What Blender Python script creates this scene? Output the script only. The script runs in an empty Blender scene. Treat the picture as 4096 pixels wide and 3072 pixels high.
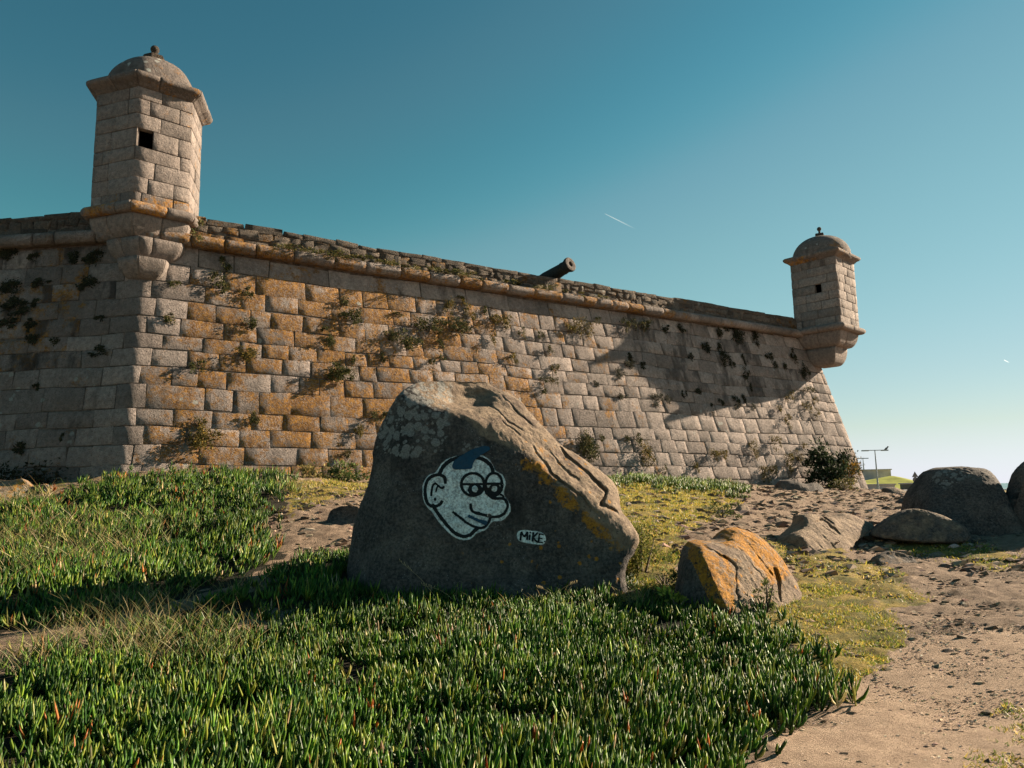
import bpy, math, random
import numpy as np
from math import sin, cos, radians, degrees, pi, sqrt, atan2
from mathutils import Vector, Matrix
from mathutils.bvhtree import BVHTree

scn = bpy.context.scene
COL = scn.collection
# ------------------------------------------------------------------ camera
FPX, PITCH, ROLL = 3050.0, radians(8.13), radians(1.2)
CAM = np.array([0.0, 0.0, 1.6])
fw = np.array([0, cos(PITCH), sin(PITCH)])
_r0 = np.array([1.0, 0, 0]); _u0 = np.array([0, -sin(PITCH), cos(PITCH)])
rt = cos(ROLL) * _r0 - sin(ROLL) * _u0
up = cos(ROLL) * _u0 + sin(ROLL) * _r0
cd = bpy.data.cameras.new("camera"); cam = bpy.data.objects.new("camera", cd); COL.objects.link(cam)
cd.sensor_fit = 'HORIZONTAL'; cd.sensor_width = 36.0; cd.lens = FPX / 4096 * 36.0
cd.clip_start = 0.05; cd.clip_end = 20000
cam.matrix_world = Matrix(((rt[0], up[0], -fw[0], CAM[0]), (rt[1], up[1], -fw[1], CAM[1]),
                           (rt[2], up[2], -fw[2], CAM[2]), (0, 0, 0, 1)))
scn.camera = cam
# ------------------------------------------------------------------ light
SUN_AZ, SUN_EL = radians(25.5), radians(24.5)          # azimuth from +X towards +Y
S = np.array([cos(SUN_EL) * cos(SUN_AZ), cos(SUN_EL) * sin(SUN_AZ), sin(SUN_EL)])
sd = bpy.data.lights.new("sun", 'SUN'); sd.energy = 5.0; sd.angle = radians(0.5); sd.color = (1.0, 0.81, 0.60)
sun = bpy.data.objects.new("sun", sd); COL.objects.link(sun)
sun.rotation_euler = Vector(S).to_track_quat('Z', 'Y').to_euler()
w = bpy.data.worlds.new("World"); scn.world = w; w.use_nodes = True
wn = w.node_tree; wn.nodes.clear()
sky = wn.nodes.new("ShaderNodeTexSky"); sky.sky_type = 'NISHITA'; sky.sun_disc = False
sky.sun_elevation = SUN_EL; sky.sun_rotation = pi / 2 - SUN_AZ
sky.air_density = 1.0; sky.dust_density = 0.0; sky.ozone_density = 4.0
# one colour grade over the whole sky (teal cast of the photograph)
pre = wn.nodes.new("ShaderNodeVectorMath"); pre.operation = 'SCALE'; pre.inputs["Scale"].default_value = 0.1
cur = wn.nodes.new("ShaderNodeRGBCurve"); cm = cur.mapping; cm.use_clip = False; cm.extend = 'EXTRAPOLATED'
for ci, pts in enumerate(([(0, 0), (.076, .040), (.090, .060), (.105, .066), (.140, .157), (.208, .255), (.392, .452), (.661, .665), (1.0, .77)],
                          [(0, 0), (.146, .148), (.17, .184), (.196, .226), (.265, .352), (.386, .488), (.646, .644), (.843, .745), (1.0, .82)],
                          [(0, 0), (.285, .208), (.345, .262), (.479, .415), (.527, .453), (.686, .56), (.893, .671), (1.0, .72)])):
    c_ = cm.curves[ci]; c_.points[0].location = pts[0]; c_.points[1].location = pts[-1]
    for q_ in pts[1:-1]: c_.points.new(*q_)
cm.update()
sep = wn.nodes.new("ShaderNodeSeparateColor"); mxn = wn.nodes.new("ShaderNodeMath"); mxn.operation = 'MAXIMUM'; com = wn.nodes.new("ShaderNodeCombineColor")
bg = wn.nodes.new("ShaderNodeBackground"); bg.inputs[1].default_value = 0.052
bg10 = wn.nodes.new("ShaderNodeVectorMath"); bg10.operation = 'SCALE'; bg10.inputs["Scale"].default_value = 7.0
wo = wn.nodes.new("ShaderNodeOutputWorld"); WL = wn.links.new
WL(sky.outputs[0], pre.inputs[0]); WL(pre.outputs[0], cur.inputs["Color"]); WL(cur.outputs[0], sep.inputs[0])
m6 = wn.nodes.new('ShaderNodeMath'); m6.operation = 'MULTIPLY'; m6.inputs[1].default_value = 1.10; WL(sep.outputs[0], m6.inputs[0]); WL(m6.outputs[0], mxn.inputs[0]); WL(sep.outputs[2], mxn.inputs[1])          # no yellow band at the horizon
WL(sep.outputs[0], com.inputs[0]); WL(sep.outputs[1], com.inputs[1]); WL(mxn.outputs[0], com.inputs[2])
WL(com.outputs[0], bg10.inputs[0]); WL(bg10.outputs[0], bg.inputs[0]); WL(bg.outputs[0], wo.inputs[0])
scn.view_settings.view_transform = 'Standard'; scn.view_settings.look = 'None'
scn.view_settings.gamma = 1.0; scn.view_settings.use_curve_mapping = False
scn.view_settings.exposure = 1.6
scn.render.engine = 'CYCLES'
scn.cycles.use_denoising = True
scn.cycles.max_bounces = 6; scn.cycles.diffuse_bounces = 3; scn.cycles.transparent_max_bounces = 8

# ------------------------------------------------------------------ maths helpers
def pj(p):
    d = np.asarray(p, float) - CAM
    z = d @ fw
    return 2048 + FPX * (d @ rt) / z, 1536 - FPX * (d @ up) / z
def ray(x, y): return fw + rt * (x - 2048) / FPX - up * (y - 1536) / FPX
def atY(x, y, Y):
    d = ray(x, y); return CAM + d * (Y / d[1])
rng = np.random.default_rng(7)
rnd = random.Random(7)
def _hash(ix, iy, iz, seed):
    h = (ix * 374761393 + iy * 668265263 + iz * 2147483647 + seed * 974711) & 0xffffffff
    h = ((h ^ (h >> 13)) * 1274126177) & 0xffffffff
    h = h ^ (h >> 16)
    return (h & 0xffff) / 65535.0
def vnoise(p, scale, seed=0):
    q = np.asarray(p, float) * scale
    i = np.floor(q).astype(np.int64); f = q - i; f = f * f * (3 - 2 * f)
    out = 0
    for dx in (0, 1):
        wx = f[..., 0] if dx else 1 - f[..., 0]
        for dy in (0, 1):
            wy = f[..., 1] if dy else 1 - f[..., 1]
            for dz in (0, 1):
                wz = f[..., 2] if dz else 1 - f[..., 2]
                out = out + wx * wy * wz * _hash(i[..., 0] + dx, i[..., 1] + dy, i[..., 2] + dz, seed)
    return out * 2 - 1
def fbm(p, scale, octv=4, seed=0, gain=0.5):
    a, o, t = 1.0, 0, 0
    for k in range(octv):
        o = o + a * vnoise(p, scale * 2 ** k, seed + k * 17); t += a; a *= gain
    return o / t
def sstep(a, b, x):
    t = np.clip((x - a) / (b - a), 0, 1); return t * t * (3 - 2 * t)
def in_poly(px, py, poly):
    px = np.asarray(px); inside = np.zeros(px.shape, bool); n = len(poly)
    for i in range(n):
        x1, y1 = poly[i]; x2, y2 = poly[(i + 1) % n]
        c = ((y1 > py) != (y2 > py)) & (px < (x2 - x1) * (py - y1) / ((y2 - y1) if y2 != y1 else 1e-9) + x1)
        inside ^= c
    return inside
def seg_dist(px, py, line):
    d = np.full(np.shape(px), 1e9)
    for (x1, y1), (x2, y2) in zip(line[:-1], line[1:]):
        vx, vy = x2 - x1, y2 - y1; L = vx * vx + vy * vy + 1e-12
        t = np.clip(((px - x1) * vx + (py - y1) * vy) / L, 0, 1)
        d = np.minimum(d, np.hypot(px - x1 - t * vx, py - y1 - t * vy))
    return d
def smooth_line(pts, n=60, closed=False):
    P = np.array(pts, float)
    if closed: P = np.vstack([P[-1], P, P[0], P[1]])
    else: P = np.vstack([2 * P[0] - P[1], P, 2 * P[-1] - P[-2]])
    m = len(P) - 3; out = []
    for t in np.linspace(0, m, n, endpoint=not closed):
        i = min(int(t), m - 1); f = t - i
        a, b, c, d = P[i:i + 4]
        out.append(0.5 * ((2 * b) + (c - a) * f + (2 * a - 5 * b + 4 * c - d) * f * f + (3 * b - a - 3 * c + d) * f ** 3))
    return np.array(out)

# ------------------------------------------------------------------ object helpers
def tag(o, label=None, cat=None, group=None, kind=None):
    if label: o["label"] = label
    if cat: o["category"] = cat
    if group: o["group"] = group
    if kind: o["kind"] = kind
    return o
def empty(name, loc=(0, 0, 0)):
    o = bpy.data.objects.new(name, None); COL.objects.link(o); o.location = loc; o.empty_display_size = 0.2
    return o
def link(name, me, mat, parent=None):
    o = bpy.data.objects.new(name, me); COL.objects.link(o)
    if mat and not me.materials: me.materials.append(mat)
    if parent is not None:
        o.parent = parent
        if parent.location.length > 0: o.matrix_parent_inverse = Matrix.Translation(-parent.location)
    return o
def add_cols(me, cols):
    for k, v in (cols or {}).items():
        a = me.color_attributes.new(k, 'FLOAT_COLOR', 'POINT')
        v = np.asarray(v, np.float32)
        if v.shape[1] == 3: v = np.hstack([v, np.ones((len(v), 1), np.float32)])
        a.data.foreach_set("color", v.ravel())
def mesh_py(name, verts, faces, smooth=True, cols=None):
    me = bpy.data.meshes.new(name); me.from_pydata([tuple(v) for v in verts], [], [tuple(f) for f in faces])
    if smooth: me.polygons.foreach_set("use_smooth", [True] * len(me.polygons))
    add_cols(me, cols); me.update(); return me
def mesh_tri(name, V, T, smooth=True, cols=None):
    me = bpy.data.meshes.new(name); V = np.asarray(V, np.float32); T = np.asarray(T, np.int32)
    me.vertices.add(len(V)); me.vertices.foreach_set("co", V.ravel())
    me.loops.add(T.size); me.loops.foreach_set("vertex_index", T.ravel())
    me.polygons.add(len(T)); me.polygons.foreach_set("loop_start", np.arange(0, T.size, 3, dtype=np.int32))
    me.polygons.foreach_set("use_smooth", np.full(len(T), smooth))
    me.update(calc_edges=True); add_cols(me, cols); return me
def grid_tris(nr, nc, wrap=False):
    c = nc if wrap else nc - 1
    i = np.arange(nr - 1)[:, None]; j = np.arange(c)[None]
    a = i * nc + j; b = i * nc + (j + 1) % nc; d = a + nc; e = b + nc
    return np.concatenate([np.stack([a, b, e], -1).reshape(-1, 3), np.stack([a, e, d], -1).reshape(-1, 3)])
def join(parts):
    """parts: list of (verts, faces, col) -> combined"""
    V, F, Cc, o = [], [], [], 0
    for v, f, c in parts:
        V += list(v); F += [tuple(i + o for i in q) for q in f]; Cc += list(c); o += len(v)
    return V, F, np.array(Cc)
def vnormals(V, T):
    n = np.zeros_like(V); a, b, c = V[T[:, 0]], V[T[:, 1]], V[T[:, 2]]
    fn = np.cross(b - a, c - a)
    for k in range(3): np.add.at(n, T[:, k], fn)
    return n / (np.linalg.norm(n, axis=1, keepdims=True) + 1e-12)

# ------------------------------------------------------------------ materials
class NT:
    def __init__(s, name):
        s.m = bpy.data.materials.new(name); s.m.use_nodes = True; s.t = s.m.node_tree
        s.b = s.t.nodes["Principled BSDF"]; s.out = s.t.nodes["Material Output"]
        s.b.inputs["Specular IOR Level"].default_value = 0.25; s.b.inputs["Roughness"].default_value = 0.85
        s._p = None
    def n(s, typ): return s.t.nodes.new(typ)
    def put(s, sock, v):
        if hasattr(v, "is_output"): s.t.links.new(v, sock)
        elif isinstance(v, (tuple, list)): sock.default_value = (*v, 1) if len(v) == 3 and len(sock.default_value) == 4 else v
        else: sock.default_value = v
    def pos(s):
        if s._p is None: s._p = s.n("ShaderNodeNewGeometry").outputs["Position"]
        return s._p
    def noise(s, scale, detail=4, rough=0.55, vec=None, dist=0.0):
        x = s.n("ShaderNodeTexNoise"); s.put(x.inputs["Vector"], vec if vec is not None else s.pos())
        x.inputs["Scale"].default_value = scale; x.inputs["Detail"].default_value = detail
        x.inputs["Roughness"].default_value = rough; x.inputs["Distortion"].default_value = dist
        return x.outputs["Fac"]
    def voro(s, scale, feature='F1', vec=None, rand=1.0):
        x = s.n("ShaderNodeTexVoronoi"); x.feature = feature; s.put(x.inputs["Vector"], vec if vec is not None else s.pos())
        x.inputs["Scale"].default_value = scale; x.inputs["Randomness"].default_value = rand
        return x.outputs["Distance"], x.outputs.get("Color")
    def attr(s, name):
        x = s.n("ShaderNodeAttribute"); x.attribute_name = name
        y = s.n("ShaderNodeSeparateColor"); s.t.links.new(x.outputs["Color"], y.inputs[0])
        return y.outputs[0], y.outputs[1], y.outputs[2], x.outputs["Color"]
    def math(s, op, a, b=0.0, clamp=False):
        x = s.n("ShaderNodeMath"); x.operation = op; x.use_clamp = clamp; s.put(x.inputs[0], a); s.put(x.inputs[1], b); return x.outputs[0]
    def ss(s, a, lo, hi):
        x = s.n("ShaderNodeMapRange"); x.interpolation_type = 'SMOOTHSTEP'; s.put(x.inputs[0], a)
        x.inputs[1].default_value = lo; x.inputs[2].default_value = hi; return x.outputs[0]
    def mix(s, f, a, b, mode='MIX'):
        x = s.n("ShaderNodeMixRGB"); x.blend_type = mode; s.put(x.inputs[0], f); s.put(x.inputs[1], a); s.put(x.inputs[2], b); return x.outputs[0]
    def scalec(s, c, f):
        x = s.n("ShaderNodeVectorMath"); x.operation = 'SCALE'; s.put(x.inputs[0], c); s.put(x.inputs["Scale"], f); return x.outputs[0]
    def stretch(s, sc):
        x = s.n("ShaderNodeMapping"); s.put(x.inputs[0], s.pos()); x.inputs["Scale"].default_value = sc; return x.outputs[0]
    def bump(s, h, strength, dist, prev=None):
        x = s.n("ShaderNodeBump"); x.inputs["Strength"].default_value = strength; x.inputs["Distance"].default_value = dist
        s.put(x.inputs["Height"], h)
        if prev is not None: s.t.links.new(prev, x.inputs["Normal"])
        return x.outputs[0]
    def done(s, col, nrm=None, rough=None):
        s.put(s.b.inputs["Base Color"], col)
        if nrm is not None: s.t.links.new(nrm, s.b.inputs["Normal"])
        if rough is not None: s.put(s.b.inputs["Roughness"], rough)
        return s.m

OCH1, OCH2 = (0.20, 0.085, 0.010), (0.52, 0.245, 0.026)
def mat_stone(name, dark, light, lich_gain=1.0, bump=1.0):
    k = NT(name); r, g, b, _ = k.attr("tint")
    n1 = k.noise(1.3, 3); n2 = k.noise(11, 6, 0.65); n3 = k.noise(75, 3, 0.7); n4 = k.noise(34, 4, 0.7)
    base = k.mix(k.ss(n2, 0.3, 0.7), dark, light)
    base = k.mix(k.ss(n1, 0.42, 0.72), base, k.mix(0.5, base, (0.16, 0.14, 0.125)))
    base = k.mix(k.ss(n4, 0.52, 0.74), base, (0.085, 0.072, 0.062))
    base = k.mix(k.ss(n3, 0.60, 0.40), base, k.mix(0.22, base, (0.65, 0.58, 0.50)))
    base = k.scalec(base, r)
    # ochre lichen: amount per stone (green channel) against a ragged noise
    ln = k.math('ADD', k.math('MULTIPLY', k.noise(4.2, 9, 0.74), .75), k.math('MULTIPLY', k.noise(19, 5, .7), .25))
    m = k.math('ADD', ln, k.math('MULTIPLY', k.math('SUBTRACT', g, 1.0), 0.26 * lich_gain))
    m = k.math('ADD', m, k.math('MULTIPLY', k.math('SUBTRACT', k.noise(1.1, 5, .65), .5), .75))
    m = k.math('MULTIPLY', k.ss(m, 0.385, 0.52), k.ss(g, 0.02, 0.2))
    m = k.math('MULTIPLY', m, k.ss(k.noise(27, 5, 0.75), 0.34, 0.54))
    och = k.mix(k.ss(k.noise(9, 5, 0.6), 0.35, 0.68), OCH1, OCH2)
    base = k.mix(k.math('MULTIPLY', m, 0.92), base, och)
    # pale rosettes
    v, vc = k.voro(4.2)
    vv = k.math('ADD', v, k.math('MULTIPLY', k.noise(22, 4), 0.35))
    wm = k.math('MULTIPLY', k.ss(vv, 0.45, 0.38), k.ss(b, 0.4, 0.6))
    wm = k.math('MULTIPLY', wm, k.ss(k.noise(2.3, 2), 0.5, 0.56))
    base = k.mix(k.math('MULTIPLY', wm, 0.8), base, (0.46, 0.48, 0.44))
    damp = k.math('MULTIPLY', k.ss(k.noise(2.4, 6, .65, k.stretch((1, 1, .28))), .54, .74), .62)
    base = k.mix(damp, base, (0.075, 0.066, 0.058))
    # black damp stain where blue is low-negative coded by < 0.2
    st = k.math('MULTIPLY', k.ss(b, 0.22, 0.05), k.ss(k.noise(3.0, 5, 0.6, k.stretch((1, 1, 0.35))), 0.42, 0.62))
    base = k.mix(k.math('MULTIPLY', st, 0.82), base, (0.035, 0.033, 0.032))
    pit = k.noise(17, 5, 0.75)
    nb = k.bump(k.math('ADD', k.math('MULTIPLY', n2, .8), k.math('MULTIPLY', pit, 1.0)), 1.0, 0.055 * bump)
    nb = k.bump(n4, 0.9, 0.022 * bump, nb)
    return k.done(base, nb, 0.9)
M_STONE = mat_stone("granite_ashlar", (0.285, 0.235, 0.212), (0.50, 0.415, 0.372))
M_TURRET = mat_stone("granite_turret", (0.15, 0.124, 0.114), (0.33, 0.27, 0.238), 0.9, .6)
M_RUBBLE = mat_stone("rubble_stone", (0.13, 0.105, 0.082), (0.28, 0.22, 0.165), 0.9, 1.3)
def mat_mortar():
    k = NT("old_mortar"); n = k.noise(9, 6, 0.7)
    c = k.mix(k.ss(n, 0.35, 0.65), (0.06, 0.048, 0.04), (0.17, 0.14, 0.115))
    return k.done(c, k.bump(k.noise(30, 5, 0.7), 0.9, 0.03), 0.95)
M_MORTAR = mat_mortar()

def mat_boulder():
    k = NT("weathered_boulder"); r, g, b, _ = k.attr("tint")     # r dark crust, g grey lichen zone, b orange lichen zone
    n2 = k.noise(7, 7, 0.65); n3 = k.noise(95, 3, 0.75); n4 = k.noise(38, 5, 0.7); nb_ = k.noise(2.2, 4, 0.6)
    tan = k.mix(k.ss(n2, 0.3, 0.7), (0.19, 0.142, 0.10), (0.38, 0.287, 0.20))
    tan = k.mix(k.ss(k.noise(30, 5, .75), 0.50, 0.68), tan, (0.10, 0.078, 0.062))
    tan = k.mix(k.ss(k.noise(3.0, 6, .7), 0.5, 0.66), tan, k.mix(.6, tan, (0.13, 0.09, 0.075)))
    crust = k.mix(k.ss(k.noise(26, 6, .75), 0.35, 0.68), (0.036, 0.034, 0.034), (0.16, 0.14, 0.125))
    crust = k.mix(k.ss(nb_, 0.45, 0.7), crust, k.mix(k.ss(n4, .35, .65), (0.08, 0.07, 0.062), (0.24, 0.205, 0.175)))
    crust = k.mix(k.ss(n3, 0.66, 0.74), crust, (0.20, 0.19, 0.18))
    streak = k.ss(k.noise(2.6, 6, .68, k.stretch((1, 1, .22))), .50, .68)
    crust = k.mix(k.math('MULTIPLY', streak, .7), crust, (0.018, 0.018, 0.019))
    sp, _s = k.voro(26); crust = k.mix(k.math('MULTIPLY', k.ss(sp, .16, .09), k.ss(k.noise(3.4, 3), .5, .6)), crust, (0.34, 0.34, 0.32))
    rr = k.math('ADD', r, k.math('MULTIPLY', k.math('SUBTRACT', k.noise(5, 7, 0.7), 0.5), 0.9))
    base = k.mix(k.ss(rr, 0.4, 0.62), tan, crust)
    # grey-white lichen discs
    wob = k.noise(16, 5, 0.65)
    def discs(scale, thr, w=0.28):
        v, c = k.voro(scale); vv = k.math('ADD', v, k.math('MULTIPLY', wob, w)); return k.ss(vv, thr + 0.04, thr - 0.02), c
    d1, c1 = discs(8, 0.58); d2, c2 = discs(17, 0.50)
    dm = k.math('MAXIMUM', d1, d2)
    gz_ = k.math('ADD', g, k.math('MULTIPLY', k.math('SUBTRACT', k.noise(2.6, 5), 0.5), 1.3))
    dm = k.math('MULTIPLY', dm, k.ss(gz_, 0.45, 0.6))
    gl = k.mix(k.ss(k.noise(60, 4), 0.35, 0.65), (0.19, 0.19, 0.175), (0.34, 0.335, 0.31))
    base = k.mix(k.math('MULTIPLY', dm, 0.9), base, gl)
    o1, _c = discs(7, 0.33, 0.35)
    oz = k.math('ADD', b, k.math('MULTIPLY', k.math('SUBTRACT', k.noise(4.5, 7, 0.7), 0.5), 1.5))
    om = k.math('MAXIMUM', k.ss(oz, 0.62, 0.75), k.math('MULTIPLY', o1, k.ss(k.math('ADD', b, k.math('MULTIPLY', k.math('SUBTRACT', k.noise(3.1, 3), 0.5), 1.0)), 0.22, 0.3)))
    om = k.math('MULTIPLY', om, k.ss(k.math('ADD', k.math('MULTIPLY', k.noise(13, 7, 0.75), .65), k.math('MULTIPLY', k.noise(48, 4, 0.7), .35)), 0.41, 0.51))
    base = k.mix(k.math('MULTIPLY', om, 0.92), base, k.mix(k.ss(n4, 0.35, 0.65), (0.36, 0.15, 0.015), (0.60, 0.28, 0.03)))
    nb = k.bump(k.math('ADD', n2, k.math('MULTIPLY', k.noise(20, 6, .78), 0.9)), 1.0, 0.06)
    nb = k.bump(n4, 0.8, 0.012, nb)
    return k.done(base, nb, 0.88)
M_BOULDER = mat_boulder()

def mat_ground():
    k = NT("ground_surface"); r, g, b, _ = k.attr("mask")    # r sand path, g turf, b plant litter
    n1 = k.noise(0.9, 5, 0.6); n2 = k.noise(6, 7, 0.68); n3 = k.noise(38, 6, 0.7); n4 = k.noise(130, 3, 0.7)
    earth = k.mix(k.ss(n2, 0.3, 0.7), (0.19, 0.135, 0.095), (0.41, 0.30, 0.215))
    earth = k.mix(k.ss(n3, 0.55, 0.72), earth, (0.09, 0.065, 0.048))
    sand = k.mix(k.ss(n2, 0.3, 0.72), (0.40, 0.285, 0.20), (0.60, 0.44, 0.315))
    sand = k.mix(k.ss(k.noise(60, 4, .75), 0.50, 0.70), sand, (0.27, 0.195, 0.145))
    rr = k.math('ADD', r, k.math('MULTIPLY', k.math('SUBTRACT', n2, 0.5), 0.7))
    c = k.mix(k.ss(rr, 0.35, 0.65), earth, sand)
    gg = k.math('ADD', g, k.math('MULTIPLY', k.math('SUBTRACT', k.noise(4.2, 7, 0.7), 0.5), 1.4))
    turf = k.mix(k.ss(k.noise(2.6, 5, 0.65), 0.38, 0.64), (0.15, 0.145, 0.03), (0.42, 0.30, 0.065))
    turf = k.mix(k.ss(n3, 0.5, 0.7), turf, (0.05, 0.055, 0.018))
    c = k.mix(k.math('MULTIPLY', k.ss(gg, 0.42, 0.68), 0.92), c, turf)
    c = k.mix(k.ss(b, 0.35, 0.75), c, (0.030, 0.026, 0.016))
    ab = k.math('ADD', n3, k.math('MULTIPLY', k.noise(17, 5, 0.7), 0.9))
    nb = k.bump(ab, 1.0, 0.055); nb = k.bump(k.noise(70, 4, .8), 1.0, 0.022, nb)
    return k.done(c, nb, 0.95)
M_GROUND = mat_ground()

def mat_leaf(name, trans=0.3, rough=0.4, spec=0.45):
    k = NT(name); _, _, _, col = k.attr("leaf")
    b = k.b; k.put(b.inputs["Base Color"], col); b.inputs["Roughness"].default_value = rough; b.inputs["Specular IOR Level"].default_value = spec
    t = k.n("ShaderNodeBsdfTranslucent"); k.put(t.inputs[0], k.scalec(col, 1.25))
    mx = k.n("ShaderNodeMixShader"); mx.inputs[0].default_value = trans
    k.t.links.new(b.outputs[0], mx.inputs[1]); k.t.links.new(t.outputs[0], mx.inputs[2]); k.t.links.new(mx.outputs[0], k.out.inputs[0])
    return k.m
M_ICE = mat_leaf("succulent_leaf", 0.36, 0.42, 0.28)
M_GRASS = mat_leaf("dry_grass_blade", 0.35, 0.5, 0.3)
M_FOL = mat_leaf("wall_plant_leaf", 0.22, 0.75, 0.08)
def mat_flat(name, col, rough=0.8, metal=0.0, spec=0.25, var=0.25, sc=20, bump=0.0, bd=0.01):
    k = NT(name); n = k.noise(sc, 5, 0.65)
    c = k.mix(k.ss(n, 0.3, 0.7), tuple(x * (1 - var) for x in col), tuple(min(1, x * (1 + var)) for x in col))
    k.b.inputs["Metallic"].default_value = metal; k.b.inputs["Specular IOR Level"].default_value = spec
    return k.done(c, k.bump(n, bump, bd) if bump else None, rough)

# ------------------------------------------------------------------ ground
CTRL = [(0, 3072, 4.3), (2048, 3072, 4.3), (4096, 3072, 4.1), (0, 2750, 5.9), (1000, 2750, 5.9), (2000, 2700, 6.2), (3000, 2700, 6.2),
        (4000, 2700, 6.0), (0, 2600, 6.9), (700, 2560, 7.2), (1300, 2500, 7.8), (0, 2400, 8.3), (700, 2400, 8.5), (1300, 2330, 9.3),
        (2048, 2440, 8.2), (2600, 2440, 8.2), (0, 2150, 11), (700, 2120, 11.5), (1300, 2120, 11.5), (0, 1990, 14.2), (500, 1905, 14.9),
        (900, 1895, 15.5), (1350, 1990, 13.8), (1450, 1935, 17.2), (2450, 1915, 21.6), (2900, 1935, 24.4), (3450, 1958, 28.0),
        (2500, 2000, 15.5), (2500, 2100, 12), (2900, 2060, 15), (2750, 2440, 8.3), (3150, 2440, 8.3), (3500, 2400, 9), (4000, 2400, 8.6),
        (3500, 2200, 12.5), (4050, 2150, 12.8), (3700, 2100, 15), (3300, 2080, 16), (3500, 1990, 24), (3650, 1975, 30), (3100, 2000, 20),
        (4000, 2010, 35), (3550, 1962, 36)]
CP = np.array([atY(*q) for q in CTRL])
CP = np.vstack([CP, [(-9, 4, .2), (9, 3, .2), (-2, -6, 0), (6, -6, .1), (-9, -5, .1), (-14, 15, 1.9), (-14, 9, .9), (-14, 20, 2.2), (0, 26, 2.2),
                     (-8, 28, 2.2), (10, 36, 1.4), (18, 12, .6), (20, 22, .75), (0, 40, 1.8), (0.2, 10.5, .75), (0.3, 13.5, 1.2), (13, 7, .3)]])
def _ker(d): return d ** 3
_D = np.linalg.norm(CP[:, None, :2] - CP[None, :, :2], axis=-1)
_n = len(CP); _Am = np.zeros((_n + 3, _n + 3)); _Am[:_n, :_n] = _ker(_D) + np.eye(_n) * 0.8
_Am[:_n, _n] = 1; _Am[:_n, _n + 1:] = CP[:, :2]; _Am[_n:, :_n] = _Am[:_n, _n:].T
_w = np.linalg.solve(_Am, np.append(CP[:, 2], [0, 0, 0]))
def gz_smooth(x, y):
    x = np.asarray(x, float); y = np.asarray(y, float)
    xc = np.clip(x, -14, 22).ravel(); yc = np.clip(y, -6, 40).ravel(); out = np.empty(xc.shape)
    for i in range(0, len(xc), 20000):
        a, b = xc[i:i + 20000], yc[i:i + 20000]
        d = np.hypot(a[:, None] - CP[None, :, 0], b[:, None] - CP[None, :, 1])
        out[i:i + 20000] = _ker(d) @ _w[:_n] + _w[_n] + a * _w[_n + 1] + b * _w[_n + 2]
    z = np.clip(out.reshape(x.shape), -0.3, 2.6)
    far = 0.85 - 0.25 * sstep(40, 60, x)
    z = z + (far - z) * sstep(36, 62, y)
    edge = np.where(x > 54, 108.0, 175.0)
    z = z - 12 * sstep(0, 60, y - edge) - 12 * sstep(130, 220, x)
    return z
SAND = [(4300, 2560), (3950, 2520), (3640, 2550), (3560, 2620), (3400, 2760), (3330, 2850), (3130, 2980), (2980, 3200), (4400, 3300)]
TURF1 = [(2440, 1925), (2760, 1940), (2960, 2000), (2860, 2070), (2760, 2110), (2640, 2180), (2600, 2260), (2480, 2280), (2450, 2100)]
TURF2 = [(2450, 2380), (2700, 2400), (3150, 2420), (3180, 2230), (3350, 2350), (3500, 2420), (3630, 2540), (3520, 2680), (3380, 2760), (3250, 2640), (3000, 2480), (2450, 2450)]
TURF3 = [(3560, 2110), (3800, 2150), (4096, 2220), (4000, 2270), (3750, 2240), (3560, 2200)]
TURF4 = [(3900, 2870), (4200, 2800), (4200, 3200), (3850, 3100)]
TURF5 = [(1120, 1925), (1480, 1920), (1470, 1975), (1300, 2010), (1180, 2080), (1130, 2010)]
TURF7 = [(2480, 2180), (2740, 2140), (2720, 2400), (2480, 2400)]
TURF6 = [(3050, 2150), (3200, 2160), (3600, 2300), (3700, 2420), (3500, 2450), (3250, 2330)]
MAT_A = [(-400, 3400), (-400, 2640), (0, 2630), (260, 2570), (640, 2480), (1000, 2430), (1300, 2405), (1700, 2390), (2250, 2390), (2620, 2400),
         (3000, 2440), (3220, 2500), (3310, 2620), (3420, 2740), (3380, 2850), (3200, 2950), (3030, 3090), (2900, 3400)]
MAT_B = [(-500, 2030), (120, 2010), (320, 1965), (480, 1905), (900, 1880), (1110, 1900), (1175, 1950), (1100, 2060), (1080, 2140), (1150, 2230), (1420, 2260),
         (1480, 2420), (1000, 2450), (620, 2500), (260, 2555), (-500, 2600)]
MAT_C = [(2400, 1915), (2560, 1900), (2760, 1915), (2870, 1935), (2985, 1965), (2960, 1980), (2800, 1960), (2600, 1945), (2430, 1945)]
MAT_D = [(1150, 2250), (1430, 2180), (1520, 2330), (2000, 2400), (2480, 2300), (2560, 2370), (2720, 2400), (2640, 2450), (2000, 2450), (1250, 2450)]
WALL_ANG = radians(33.4)
def gpix(x, y):
    P = np.stack([np.ravel(x), np.ravel(y), np.ravel(gz_smooth(x, y))], 1); return pj(P)
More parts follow.
